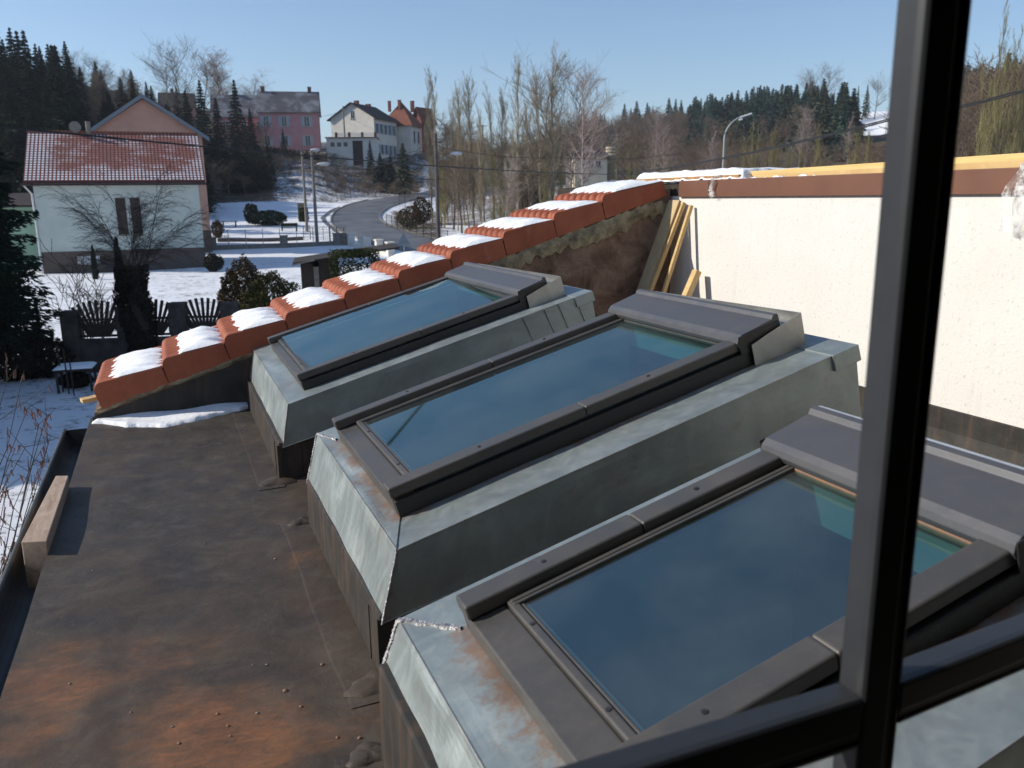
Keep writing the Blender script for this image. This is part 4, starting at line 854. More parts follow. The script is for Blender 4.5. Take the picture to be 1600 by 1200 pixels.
# ================================================================ VEGETATION
def cloud(P, s, rs, elong=None, flat=1.0):
    """one small triangle-pair leaf at each point"""
    n = len(P); a = rs.normal(size=(n, 3)); a[:, 2] *= flat; a /= np.linalg.norm(a, axis=1)[:, None]
    if elong is not None: a = a*.45+elong; a /= np.linalg.norm(a, axis=1)[:, None]
    b = rs.normal(size=(n, 3)); b -= a*(a*b).sum(1)[:, None]; b /= np.linalg.norm(b, axis=1)[:, None]
    s = np.asarray(s).reshape(-1, 1)*(.6+.8*rs.rand(n, 1)); l = s*(1.5 if elong is not None else 1.0)
    V_ = np.stack([P-b*s*.42, P+a*l, P+b*s*.42, P-a*l*.8], 1).reshape(-1, 3)
    return V_, np.arange(4*n).reshape(n, 4)
def segs_mesh(S_):
    """S_: list of (p0, p1, r0, r1) -> 3-sided prisms"""
    p0 = np.array([s[0] for s in S_]); p1 = np.array([s[1] for s in S_]); r0 = np.array([s[2] for s in S_]); r1 = np.array([s[3] for s in S_])
    t = p1-p0; t /= np.maximum(np.linalg.norm(t, axis=1), 1e-6)[:, None]; ref = np.where(np.abs(t[:, 2:3]) > .9, [[1., 0, 0]], [[0, 0, 1.]]); a = np.cross(t, ref); a /= np.linalg.norm(a, axis=1)[:, None]; b = np.cross(t, a)
    V_ = []
    for p, r in ((p0, r0), (p1, r1)):
        for k in range(3): V_.append(p+(a*cos(2.094*k)+b*sin(2.094*k))*r[:, None])
    V_ = np.stack(V_, 1).reshape(-1, 3); n = len(p0); B = (np.arange(n)*6)[:, None]
    return V_, np.concatenate([B+np.array([[0, 1, 4, 3]]), B+np.array([[1, 2, 5, 4]]), B+np.array([[2, 0, 3, 5]])])
def bare(rs, h, r0, kind='round', twigs=1.0, rmin=.008):
    """branch skeleton; returns (trunk segs, crown segs)"""
    K, C_ = [], []
    K.append
    def grow(p, d, L_, r, lev, dest, up, spread, nb):
        n = 4 if lev == 0 else 3; q = np.array(p); dd = np.array(d); pts = [q.copy()]; 
        for i in range(n):
            dd = dd+rs.normal(size=3)*((.022 if kind == 'poplar' else .05) if lev == 0 else (.10 if kind == 'poplar' else .16))+np.array((0, 0, up)); dd /= np.linalg.norm(dd); q2 = q+dd*L_/n
            ra = r*(1-.8*i/n) if lev else r*(1-.75*i/n); rb = r*(1-.8*(i+1)/n) if lev else r*(1-.75*(i+1)/n)
            dest.append((q.copy(), q2.copy(), max(ra, rmin), max(rb, rmin*.7))); q = q2; pts.append(q.copy())
        if lev < len(nb):
            for _ in range(int(nb[lev]*twigs+.5)):
                f = rs.uniform(.12 if lev or kind == 'poplar' else .30, 1.0); i = min(n-1, int(f*n)); g = f*n-i; b_ = pts[i]*(1-g)+pts[i+1]*g
                ang = rs.uniform(0, 6.28); side = np.array((cos(ang), sin(ang), 0)); nd = dd*(1-spread[lev])+side*spread[lev]+np.array((0, 0, .15 if kind != 'weep' else .05)); nd /= np.linalg.norm(nd)
                if kind == 'poplar': nl = L_*(.30 if lev == 0 else .42)*rs.uniform(.6, 1.1)*(1-.55*f if lev == 0 else 1)
                elif kind == 'birch': nl = L_*(.36 if lev == 0 else .5)*rs.uniform(.6, 1.1)*(1.15-.7*f if lev == 0 else 1)
                else: nl = L_*(.55 if lev == 0 else .55)*rs.uniform(.6, 1.1)*(1.1-.45*f if lev == 0 else 1)
                grow(b_, nd, nl, r*(.42 if lev == 0 else .5)*(1-.5*f), lev+1, C_, UP[lev], spread, nb)
    P_ = {'poplar': ((.26, .28, .4), (46, 9, 4), (.09, .07, .03)), 'birch': ((.50, .5, .5), (34, 9, 5), (.05, -.03, -.05)), 'round': ((.62, .55, .5), (17, 9, 6), (.10, .06, .03)),
          'shrub': ((.4, .4, .4), (9, 5, 3), (.05, .05, .03)), 'weep': ((.7, .6, .5), (22, 9, 4), (.02, -.14, -.22))}[kind]
    spread, nb, UP = P_; UP = list(UP)+[0, 0]
    if kind == 'shrub':
        for _ in range(int(10*twigs)):
            a = rs.uniform(0, 6.28); t = rs.uniform(.05, .45); grow((rs.normal()*.15, rs.normal()*.15, 0), (cos(a)*t, sin(a)*t, 1), h*rs.uniform(.6, 1), r0, 1, C_, 0, spread, nb)
        K.append(((0, 0, -.1), (0, 0, .3), r0, r0))
    else: grow((0, 0, -.3), (0, 0, 1), h, r0, 0, K, .02, spread, nb)
    return K, C_
def tree_protos(kind, n, h, r0, bark, twig, twigs=1.0, rmin=.012, seed=0):
    P_ = []
    for i in range(n):
        rs = np.random.RandomState(seed+i*13); K, C_ = bare(rs, h, r0, kind, twigs, rmin); P_.append((segs_mesh(K), segs_mesh(C_), bark, twig))
    return P_
def np_mesh(name, VF, mat):
    V_, F_ = VF; me = bpy.data.meshes.new(name); me.vertices.add(len(V_)); me.vertices.foreach_set('co', np.asarray(V_, np.float32).ravel()); k = F_.shape[1]
    me.loops.add(F_.size); me.loops.foreach_set('vertex_index', F_.astype(np.int32).ravel()); me.polygons.add(len(F_)); me.polygons.foreach_set('loop_start', np.arange(0, F_.size, k, dtype=np.int32)); me.update(calc_edges=True); me.materials.append(MT[mat]); return me
def plant(name, protos, loc, scale, rz_, label, cat, group=None, sxy=1.0, idx=None):
    """a tree standing at loc: an Empty with trunk and crown; protos share mesh data"""
    p = protos[(idx if idx is not None else int(abs(loc[0]*7+loc[1]*3))) % len(protos)]
    r = empty(name, tuple(loc)); r.rotation_euler = (0, 0, rz_); r.scale = (scale*sxy, scale*sxy, scale)
    for nm, me in p: 
        o = bpy.data.objects.new(nm, me); COL.objects.link(o); o.parent = r
    return tag(r, label, cat, group)
def proto_objs(P_): return [(('trunk', np_mesh('trunk', a, b1)), ('crown', np_mesh('crown', b, b2))) for a, b, b1, b2 in P_]
def conifer(rs, h=1.0, w=.22, n=900, s=.02, droop=.25, bare_=.06, gaps=.25):
    """unit spruce: whorls of drooping boughs made of small needle sprays"""
    t = rs.rand(n)**.72; lev = np.floor(t*26)/26+rs.normal(size=n)*.006; z = bare_+(1-bare_)*lev; rad = w*(1-lev)**1.0*(.6+.4*np.abs(np.sin(lev*37+rs.rand()*6)))+.002; s = s*(.25+.85*(1-lev)**.8)
    ang = rs.rand(n)*6.283; k = np.floor(ang/6.283*9); bough = .72+.28*np.sin(k*2.4+np.floor(t*26)*1.7); f = np.sqrt(rs.rand(n)); r_ = rad*f*bough
    ang = (k+.5+rs.normal(size=n)*.22*(.4+f))/9*6.283+np.floor(t*26)*.7
    P = np.stack([r_*np.cos(ang), r_*np.sin(ang), z-droop*r_+.06*r_*r_/max(w, .01)+rs.normal(size=n)*.005], 1); e = np.stack([np.cos(ang), np.sin(ang), -.35+0*ang], 1)
    V_, F_ = cloud(P, s*(.7+.6*rs.rand(n)), rs, e); return V_*h, F_
def con_protos(n, mat, N, w, s, seed, h=1.0):
    out_ = []
    for i in range(n):
        rs = np.random.RandomState(seed+i); tr = segs_mesh([((0, 0, -.02), (0, 0, .5), .016, .009), ((0, 0, .5), (0, 0, .985), .009, .002)])
        out_.append((('trunk', np_mesh('trunk', tr, 'bark_dark')), ('crown', np_mesh('crown', conifer(rs, 1, w, N, s), mat))))
    return out_
def bush(name, px, d, rows, wpx, mat, label, cat='bush', n=2600, leaf=.07, seed=0, group=None, boxy=False, base=None):
    p = base if base is not None else foot(px, d); H = height_to(p, rows); W_ = wpx*mpx(d)/2; rs = np.random.RandomState(seed)
    u_ = rs.normal(size=(n, 3)); u_ /= np.linalg.norm(u_, axis=1)[:, None]; lump = 1+.07*np.sin(u_[:, 0]*5+seed)+.07*np.sin(u_[:, 1]*7+u_[:, 2]*6+seed*2)+.05*np.sin(u_[:, 0]*15+u_[:, 2]*13)
    rr = (rs.rand(n)**.33)*lump; rr = np.where(rs.rand(n) < .6, lump*(.85+.15*rs.rand(n)), rr)
    if boxy: u_ = u_/np.abs(u_).max(1)[:, None]; rr = (.75+.25*rs.rand(n))
    P = np.stack([u_[:, 0]*rr*W_, u_[:, 1]*rr*W_*.8, H*.5+u_[:, 2]*rr*H*.5], 1); P[:, 2] = np.maximum(P[:, 2], 0)
    r = empty(name, tuple(p)); tag(r, label, cat, group)
    o = bpy.data.objects.new('foliage', np_mesh('foliage', cloud(P, leaf, rs), mat)); COL.objects.link(o); o.parent = r
    st = [((rs.normal()*.1*W_, rs.normal()*.1*W_, -.1), (rs.normal()*.5*W_, rs.normal()*.4*W_, H*.75), .03, .01) for _ in range(9)]
    st = [(np.array(a), np.array(b_), c_, e_) for a, b_, c_, e_ in st]; o = bpy.data.objects.new('stem', np_mesh('stem', segs_mesh(st), 'bark_dark')); COL.objects.link(o); o.parent = r
    return r
POP = proto_objs(tree_protos('poplar', 4, 16, .13, 'bark_poplar', 'bark_poplar', 1.0, .009, 100))
BIR = proto_objs(tree_protos('birch', 3, 14, .15, 'bark_birch', 'bark_birch', 1.0, .008, 200))
RND = proto_objs(tree_protos('round', 3, 11, .17, 'bark', 'bark', 1.0, .009, 300))
BRN = proto_objs(tree_protos('round', 3, 9, .14, 'twig_brown', 'twig_brown', .8, .016, 400))
YEL = proto_objs(tree_protos('poplar', 3, 10, .10, 'twig_yellow', 'twig_yellow', .8, .011, 500))
CON = con_protos(4, 'conifer', 2600, .20, .020, 600)
CNF = con_protos(4, 'conifer_sunlit', 900, .19, .030, 700)
CNO = con_protos(2, 'conifer_olive', 900, .24, .036, 800)
HP = {id(POP): 16, id(BIR): 14, id(RND): 11, id(BRN): 9, id(YEL): 10, id(CON): 1, id(CNF): 1, id(CNO): 1}
rt = np.random.RandomState(42)
ORD = ['leftmost', 'second from the left', 'third from the left', 'fourth from the left', 'fifth from the left', 'sixth from the left', 'seventh from the left', 'eighth from the left', 'ninth from the left', 'tenth from the left'] + ['eleventh from the left', 'ninth from the right', 'eighth from the right', 'seventh from the right', 'sixth from the right', 'fifth from the right', 'fourth from the right', 'third from the right', 'second from the right', 'rightmost']
def ordinal(i, n):
    return ORD[i] if i < 10 else ORD[20-(n-i)] if n-i <= 9 else 'near the middle'
def tree(name, P_, px, d, row, label, cat='tree', group=None, sxy=1.0, rz_=None, idx=None):
    p = foot(px, d); H = max(1.5, height_to(p, row)); return plant(name, P_, p, H/HP[id(P_)], rt.uniform(0, 6.28) if rz_ is None else rz_, label, cat, group, sxy, idx)
# --- poplar clump by the road (individual trees)
PPL = sorted(((676, 104, 138, .8, POP), (690, 99, 132, .9, POP), (706, 112, 165, .8, POP), (726, 104, 142, .9, POP), (741, 99, 128, 1.0, POP), (757, 110, 175, .9, POP), (771, 103, 150, .9, POP), (782, 100, 146, .9, POP), (797, 112, 170, .9, POP), (812, 98, 118, 1.0, POP),
                           (829, 106, 165, 1.0, POP), (846, 102, 122, 1.1, POP), (864, 97, 90, 1.25, POP), (716, 95, 185, .9, POP), (752, 93, 200, .9, POP), (803, 92, 205, .9, POP), (734, 118, 190, 1.0, POP)))
for k, (px, d, row, w_, _p) in enumerate(PPL):
    tree('poplar_tree', POP, px, d, row, 'slender bare poplar beside the road, '+ordinal(k, len(PPL))+' of the clump', 'tree', 'bare poplars in the clump beside the road', w_)
tree('bare_tree', RND, 862, 104, 140, 'broad bare tree filling behind the tallest poplar', sxy=1.0)
tree('bare_tree', RND, 888, 108, 150, 'bare round tree just right of the tallest poplar', sxy=.8)
tree('birch_tree', BIR, 912, 88, 133, 'thin pale birch in front of the small house with the brown roof', sxy=1.15)
tree('birch_tree', BIR, 786, 82, 250, 'low pale birch stem among the poplar trunks', sxy=1.0)
# low thicket between road and poplars
for k in range(26):
    px = rt.uniform(678, 900); d = rt.uniform(88, 118); tree('thicket_shrub', YEL if k % 3 else BRN, px, d, rt.uniform(238, 290), 'low bare shrub at the feet of the poplars', 'shrub', 'bare shrubs under the poplars', 1.3)
# --- hazel with catkins close to the roof edge
def hazel():
    rs = np.random.RandomState(5); base = np.array((-1.55, 4.35, GZ)); K = []; cat = []
    tips = [(14, 600), (5, 650), (30, 615), (45, 630), (58, 655), (90, 640), (70, 700), (80, 690), (50, 720), (62, 760), (20, 700), (8, 760), (38, 790), (5, 820), (60, 830), (25, 850), (85, 730), (-20, 700), (-30, 640), (72, 790), (0, 880), (36, 690)]
    for i, (px, py) in enumerate(tips):
        tip = at(px, py, rs.uniform(4.6, 5.6)); tip[0] = min(tip[0], -.72); mid = base*.45+tip*.55+np.array((rs.normal()*.10-.15, rs.normal()*.1, .15)); prev = base+rs.normal(size=3)*.05; N = 9
        for k in range(1, N+1):
            t = k/N; q = base*(1-t)**2+2*mid*t*(1-t)+tip*t*t+rs.normal(size=3)*.015; K.append((prev, q, .011*(1-t)+.0026, .011*(1-t)+.0022))
            if k > 4:
                for _ in range(2):
                    dd = rs.normal(size=3)*.5+np.array((0, 0, .5)); e = q+dd*rs.uniform(.08, .22); K.append((q, e, .0024, .0015))
                    for c_ in range(rs.randint(0, 4)):
                        s_ = q+(e-q)*rs.uniform(.3, 1); L_ = rs.uniform(.03, .055); cat.append((s_, s_+np.array((rs.normal()*.008, rs.normal()*.008, -L_)), .0042, .0032))
            prev = q
    r = empty('hazel_bush', tuple(base)); tag(r, 'bare hazel bush hung with reddish catkins beside the gutter', 'bush')
    V_, F_ = segs_mesh(K); mesh_obj('branches', V_, F_, MT['bark_dark'], r)
    for c_ in cat[::2][:95]: V_, F_ = segs_mesh([c_]); mesh_obj('catkin', V_, F_, MT['catkin'], r)
    rest = [c_ for i, c_ in enumerate(cat) if i % 2 or i >= 190]; V_, F_ = segs_mesh(rest); tag(mesh_obj('catkins', V_, F_, MT['catkin'], r), kind='stuff')
hazel()
# --- big spruce at the left edge, boughs modelled one by one
def big_spruce(px, d, row, wid, label, seed, dens=1.0):
    p = foot(px, d); H = height_to(p, row); rs = np.random.RandomState(seed); P, E, Sz, TR = [], [], [], [(np.array((0, 0, -.2)), np.array((0, 0, H*.6)), .17, .09), (np.array((0, 0, H*.6)), np.array((0, 0, H)), .09, .01)]
    nlev = int(H/.17)
    for i in range(nlev):
        z = H*(.10+.89*i/nlev); L0 = wid*(1-.92*(i/nlev)**1.15)*rs.uniform(.8, 1.15)
        nb = 9
        for b_ in range(nb):
            a = b_/nb*6.283+i*.9+rs.normal()*.2; L_ = L0*rs.uniform(.55, 1.1); prev = np.array((0, 0, z)); n = 7
            for k in range(1, n+1):
                t = k/n; q = np.array((cos(a)*L_*t, sin(a)*L_*t, z-.30*L_*t+.16*L_*t*t)); TR.append((prev, q, .016*(1-t)+.004, .014*(1-t)+.003)); prev = q
                m_ = int(15*dens*(.4+t))
                sw = .26*L_*(1-.55*t)*(.3+min(1, t*2)); off = rs.uniform(-1, 1, size=m_)*sw; tt = t-rs.rand(m_)/n
                P.append(np.stack([cos(a)*L_*tt-sin(a)*off, sin(a)*L_*tt+cos(a)*off, z-.30*L_*tt+.16*L_*tt**2-.22*np.abs(off)-rs.rand(m_)**2*.24], 1)); o_ = np.sign(off)*.6
                E.append(np.stack([cos(a)-sin(a)*o_, sin(a)+cos(a)*o_, -.35+0*o_], 1)); Sz.append(np.full(m_, .055))
    r = empty('spruce_tree', tuple(p)); tag(r, label, 'tree'); P, E, Sz = np.concatenate(P), np.concatenate(E), np.concatenate(Sz)
    for nm, VF, mt in (('trunk', segs_mesh(TR), 'bark_dark'), ('crown', cloud(P, Sz, rs, E), 'conifer')):
        o = bpy.data.objects.new(nm, np_mesh(nm, VF, mt)); COL.objects.link(o); o.parent = r
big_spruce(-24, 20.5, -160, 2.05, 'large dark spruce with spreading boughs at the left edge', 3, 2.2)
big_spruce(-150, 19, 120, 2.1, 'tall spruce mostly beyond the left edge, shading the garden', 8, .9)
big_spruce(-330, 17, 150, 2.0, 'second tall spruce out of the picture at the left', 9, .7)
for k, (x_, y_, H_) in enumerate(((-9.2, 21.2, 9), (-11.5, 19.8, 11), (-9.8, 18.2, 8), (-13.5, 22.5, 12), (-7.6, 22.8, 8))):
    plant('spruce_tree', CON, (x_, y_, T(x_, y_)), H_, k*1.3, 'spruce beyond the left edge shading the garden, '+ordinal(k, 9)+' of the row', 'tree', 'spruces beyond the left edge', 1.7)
# --- ivy clad pollard with thin arching shoots
def pollard():
    p = foot(226, 21.2); rs = np.random.RandomState(6); H = height_to(p, 425); m = []
    r = empty('pollard_tree', tuple(p)); tag(r, 'ivy clad pollard with thin arching bare shoots in front of the green house', 'tree')
    tr = MB(); tr.tube([p+np.array((0, 0, -.1)), p+np.array((.05, 0, H*.5)), p+np.array((-.02, 0, H))], .33, 10, .24); tr.build('trunk', 'bark_dark', r)
    n = 7000; z = rs.rand(n)*H*1.06; a = rs.rand(n)*6.28; rr = (.44-.10*z/H)*(1+.2*np.sin(3*a+z*2.1)+.14*np.sin(z*5+a*2))*np.sqrt(rs.rand(n)*.4+.6)
    V_, F_ = cloud(np.stack([rr*np.cos(a), rr*np.sin(a), z], 1)+p, .05, rs); mesh_obj('ivy', V_, F_, MT['ivy'], r)
    S_ = []
    cr = np.array([cos(vyaw(226)), sin(vyaw(226)), 0]); aw = np.array([-cr[1], cr[0], 0])
    def shoot(o, a, el, L_, rad, lev):
        d_ = np.array(cr*cos(a)*cos(el)+aw*sin(a)*cos(el)+np.array((0, 0, sin(el)))); q = o; n_ = 11; g = rs.uniform(.05, .12)*(1 if lev == 0 else 1.5)
        for k in range(n_):
            d_ = d_+np.array((0, 0, -g*(k/n_)*1.1))+rs.normal(size=3)*.045; d_ /= np.linalg.norm(d_); q2 = q+d_*L_/n_; t = k/n_; S_.append((q, q2, rad*(1-.8*t)+.0014, rad*(1-.8*(t+.09))+.0014)); q = q2
            if lev < 2 and k > 1:
                for _ in range(2 if lev == 0 else 1):
                    shoot(q, a+rs.normal()*.7, el*.5+rs.uniform(-.5, .5), L_*rs.uniform(.22, .5)*(1-.4*t), rad*.35, lev+1)
    for i in range(30):
        a = rs.uniform(0, 6.28); el = rs.uniform(.45, 1.5); o = p+np.array((rs.normal()*.14, rs.normal()*.14, H*rs.uniform(.9, 1.02))); shoot(o, a, el, rs.uniform(1.2, 2.7), .010, 0)
    V_, F_ = segs_mesh(S_); mesh_obj('shoots', V_, F_, MT['bark_dark'], r)
pollard()
def column_bush(px, d, row, wpx, mat, label, seed, n=3500, leaf=.05):
    p = foot(px, d); H = height_to(p, row); W_ = wpx*mpx(d)/2; rs = np.random.RandomState(seed); t = rs.rand(n)**.8; a = rs.rand(n)*6.28
    rr = W_*(1-t**2.2)*(1+.22*np.sin(a*3+t*9)+.15*np.sin(t*31+a))*np.sqrt(.35+.65*rs.rand(n)); P = np.stack([rr*np.cos(a), rr*np.sin(a), t*H], 1); e = np.stack([.3*np.cos(a), .3*np.sin(a), 1+0*a], 1)
    r = empty('columnar_conifer', tuple(p)); tag(r, label, 'conifer'); o = bpy.data.objects.new('foliage', np_mesh('foliage', cloud(P, leaf, rs, e), mat)); COL.objects.link(o); o.parent = r
    o = bpy.data.objects.new('stem', np_mesh('stem', segs_mesh([(np.array((0, 0, -.1)), np.array((0, 0, H*.9)), .06, .01)]), 'bark_dark')); COL.objects.link(o); o.parent = r
column_bush(204, 21.8, 374, 30, 'ivy', 'dark columnar conifer just left of the pollard', 2)
column_bush(150, 48, 385, 9, 'conifer', 'small thin conifer by the brown plinth of the green house', 4, 700, .08)
bush('round_bush', 388, 25, 408, 78, 'hedge_brown', 'tall rusty brown bush right of the fan panel fence', seed=1, n=15000, leaf=.045)
bush('round_bush', 432, 23, 428, 110, 'hedge_gold', 'olive golden shrub beside the rusty bush, above the tiles', seed=2, n=15000, leaf=.045)
bush('hedge_block', 558, 33, 390, 74, 'hedge', 'green hedge block right of the wooden shed', 'hedge', seed=3, n=11000, leaf=.06, boxy=True)
bush('dark_shrub', 50, 20.5, 528, 120, 'ivy', 'black shaded shrub under the left spruce', seed=4, n=5000, leaf=.07)
bush('dark_shrub', 120, 19.3, 583, 50, 'ivy', 'low black shrub at the foot of the garden wall', seed=14, n=3000, leaf=.06)
bush('dark_shrub', 335, 54, 396, 30, 'ivy', 'small dark shrub at the right corner of the green house', seed=15, n=1200, leaf=.10)
SHB = proto_objs(tree_protos('shrub', 2, 1.0, .008, 'bark_dark', 'bark_dark', 1.0, .0045, 900)); HP[id(SHB)] = 1
tree('bare_shrub', SHB, 138, 25, 425, 'thin bare shrub against the snow behind the fan panels', 'shrub', sxy=1.1)
# garden beyond: clipped ball, dark juniper bed, brown ball, brick pillar
bush('clipped_bush', 394, 100, 318, 22, 'hedge', 'clipped round bush left of the dark juniper bed', seed=5, n=1200, leaf=.16)
bush('juniper_bed', 419, 98, 329, 62, 'conifer', 'low dark juniper bed on the snowy lawn', seed=6, n=2200, leaf=.18)
bush('clipped_bush', 341, 84, 344, 18, 'hedge_brown', 'small orange brown clipped bush by the salmon house corner', seed=7, n=700, leaf=.14)
bush('clipped_hedge', 475, 104, 325, 14, 'hedge', 'narrow clipped evergreen under the brick chimney block', 'hedge', seed=8, n=800, leaf=.15, boxy=True)
bush('verge_bush', 660, 106, 308, 34, 'hedge_brown', 'rusty verge bush at the inside of the road bend', seed=9, n=1600, leaf=.16)
bush('verge_bush', 642, 98, 322, 40, 'hedge_brown', 'low brown verge bush behind the green mesh fence', seed=19, n=1600, leaf=.14)
# ================================================================ BUILDINGS
def house(name, label, C, ang, W_, D_, eave, ridge, walls, roofm, axis='x', over=.45, wins=(), chim=(), plinth=None, cat='house', trim=None, hip=0.0, th_=.16, base=-.8):
    """C: near left bottom corner; local x right, y away; ridge along axis"""
    X, Y, Z_ = frame_pts(C, ang); C = np.array(C); P = lambda x, y, z: C+X*x+Y*y+Z_*z
    r = empty(name, tuple(C)); tag(r, label, cat)
    m = MB(); m.hexa([P(0, 0, base), P(W_, 0, base), P(W_, D_, base), P(0, D_, base), P(0, 0, eave), P(W_, 0, eave), P(W_, D_, eave), P(0, D_, eave)])
    if hip == 0:
        if axis == 'x': 
            m.add([P(0, 0, eave), P(0, D_, eave), P(0, D_/2, ridge-.08), P(W_, 0, eave), P(W_, D_, eave), P(W_, D_/2, ridge-.08)], [(0, 1, 2), (3, 5, 4), (0, 2, 5, 3), (1, 4, 5, 2)])
        else: m.add([P(0, 0, eave), P(W_, 0, eave), P(W_/2, 0, ridge-.08), P(0, D_, eave), P(W_, D_, eave), P(W_/2, D_, ridge-.08)], [(0, 1, 2), (3, 5, 4), (0, 2, 5, 3), (1, 4, 5, 2)])
    m.build('wall', walls, r)
    if plinth:
        m = MB(); h = plinth; m.hexa([P(-.04, -.04, base), P(W_+.04, -.04, base), P(W_+.04, D_+.04, base), P(-.04, D_+.04, base), P(-.04, -.04, h), P(W_+.04, -.04, h), P(W_+.04, D_+.04, h), P(-.04, D_+.04, h)]); m.build('plinth', 'plinth', r)
    half = (D_ if axis == 'x' else W_)/2; sl = (ridge-eave)/half; ez = eave-sl*over
    m = MB(); L0, L1 = -over*.8, (W_ if axis == 'x' else D_)+over*.8; hh = hip
    def Q(a, b, z): return P(a, b, z) if axis == 'x' else P(b, a, z)
    for s_ in (0, 1):
        e_ = -over if s_ == 0 else 2*half+over
        pts = [Q(L0, e_, ez), Q(L1, e_, ez), Q(L1-hh, half, ridge), Q(L0+hh, half, ridge)]
        m.hexa(pts+[p+Z_*th_ for p in pts])
    if hip:
        for a_, b_ in ((L0, L0+hh), (L1, L1-hh)):
            pts = [Q(a_, -over, ez+.01), Q(a_, 2*half+over, ez+.01), Q(b_, half, ridge), Q(b_, half, ridge)]; m.hexa(pts+[p+Z_*(th_-.01) for p in pts])
    ro = m.build('roof', roofm, r)
    if roofm == 'pantile':
        me = ro.data; uv = me.uv_layers.new(name='uv'); at_ = me.attributes.new('snow', 'FLOAT', 'POINT'); vals = []
        for v in me.vertices:
            q = np.array(v.co)+np.array(root_loc(r))-C; a = q.dot(X)
            vals.append(0.0)
        for lp in me.loops:
            q = np.array(me.vertices[lp.vertex_index].co)+np.array(root_loc(r))-C; a, b = q.dot(X), q.dot(Y); d_ = abs(b+over if b < half else 2*half+over-b)*math.sqrt(1+sl*sl); uv.data[lp.index].uv = (a, d_)
    if trim:
        m = MB(); m_z = .02
        if axis == 'y':
            for s_ in (0, 1):
                a0 = (-over-.02, ez-.10) if s_ == 0 else (W_+over+.02, ez-.10); pk = (W_/2, ridge-.06)
                p_ = [P(a0[0], L0-.05, a0[1]), P(pk[0], L0-.05, pk[1]), P(pk[0], L0-.012, pk[1]), P(a0[0], L0-.012, a0[1])]; m.hexa(p_+[p+Z_*.34 for p in p_])
        m.build('bargeboard', trim, r)
    for wdef in wins:                       # (face, centre, sill, width, height, kind, extra)
        fc, cx, z0, ww, wh = wdef[:5]; kd = wdef[5] if len(wdef) > 5 else 'frame'; sh = wdef[6] if len(wdef) > 6 else None
        def FP(a, out_, z): return P(a, -out_, z) if fc == 'f' else (P(W_+out_, a, z) if fc == 'r' else P(-out_, a, z))
        def slab(a0, a1, z0_, z1_, o0, o1):
            m = MB(); m.hexa([FP(a0, o0, z0_), FP(a1, o0, z0_), FP(a1, o1, z0_), FP(a0, o1, z0_), FP(a0, o0, z1_), FP(a1, o0, z1_), FP(a1, o1, z1_), FP(a0, o1, z1_)]); return m
        if kd == 'closed':
            slab(cx-ww/2, cx+ww/2, z0, z0+wh, .005, .06).build('shutter', 'shutter', r); slab(cx-ww/2-.1, cx+ww/2+.1, z0-.10, z0-.03, .005, .12).build('sill', 'concrete', r); continue
        if kd == 'door':
            slab(cx-ww/2, cx+ww/2, z0, z0+wh, .005, .05).build('door', 'shutter', r); continue
        fr = slab(cx-ww/2, cx+ww/2, z0, z0+wh, .004, .03).build('window', 'white_paint', r)
        for a0, a1 in ((cx-ww/2+.07, cx-.03), (cx+.03, cx+ww/2-.07)): slab(a0, a1, z0+.07, z0+wh-.07, .030, .036).build('pane', 'pane', fr)
        slab(cx-ww/2-.08, cx+ww/2+.08, z0-.09, z0-.01, .005, .10).build('sill', 'concrete', fr)
        if sh:
            for a0 in (cx-ww/2-ww*.52, cx+ww/2+.02): slab(a0, a0+ww*.5, z0, z0+wh, .005, .04).build('shutter', sh, r)
    for (cx, cy, top, cw) in chim:
        m = MB(); m.hexa([P(cx-cw/2, cy-cw/2, ridge-2.0), P(cx+cw/2, cy-cw/2, ridge-2.0), P(cx+cw/2, cy+cw/2, ridge-2.0), P(cx-cw/2, cy+cw/2, ridge-2.0), P(cx-cw/2, cy-cw/2, ridge+top), P(cx+cw/2, cy-cw/2, ridge+top), P(cx+cw/2, cy+cw/2, ridge+top), P(cx-cw/2, cy+cw/2, ridge+top)])
        ch = m.build('chimney', 'brick', ro); m = MB(); e = .08
        m.hexa([P(cx-cw/2-e, cy-cw/2-e, ridge+top), P(cx+cw/2+e, cy-cw/2-e, ridge+top), P(cx+cw/2+e, cy+cw/2+e, ridge+top), P(cx-cw/2-e, cy+cw/2+e, ridge+top), P(cx-cw/2, cy-cw/2, ridge+top+.12), P(cx+cw/2, cy-cw/2, ridge+top+.12), P(cx+cw/2, cy+cw/2, ridge+top+.12), P(cx-cw/2, cy+cw/2, ridge+top+.12)]); m.build('chimney_cap', 'concrete', ro)
    return r, P
# green house with snow dusted pantiles
A0 = ground(70, 428); A1 = foot(322, 57.5); dv = A1-A0; ang = atan2(dv[1], dv[0]); GW = hypot(dv[0], dv[1]); z0 = min(A0[2], A1[2])
C_ = np.array((A0[0], A0[1], z0)); ev = height_to(C_, 286); 
r_, P_ = house('green_house', 'pale green house with brown plinth and snow dusted red pantile roof', C_, ang, GW, 8.4, ev+.35, ev+3.35, 'green_wall', 'pantile', 'x', .55, plinth=1.42,
    wins=[('f', 5.05, 2.45, .62, 2.42, 'closed'), ('f', 5.95, 2.45, .62, 2.42, 'closed'), ('r', 2.0, 2.4, .9, 1.5)], chim=())
X_, Y_, _z = frame_pts(C_, ang)
m = MB(); m.obox(P_(2.05, -.075, .52), X_, Y_, _z, (0, 0, 0), (1.35, .03, .55)); f_ = m.build('basement_window', 'white_paint', r_)
for k in range(9): m = MB(); m.tube([P_(2.12+k*.15, -.10, .52), P_(2.12+k*.15, -.10, 1.07)], .018, 5); m.build('grille_bar', 'metal', f_)
m = MB(); m.tube([P_(-.5, -.45, ev-.1), P_(-.1, -.12, ev-.7), P_(-.1, -.12, .0)], .06, 8); m.build('downpipe', 'white_paint', r_)
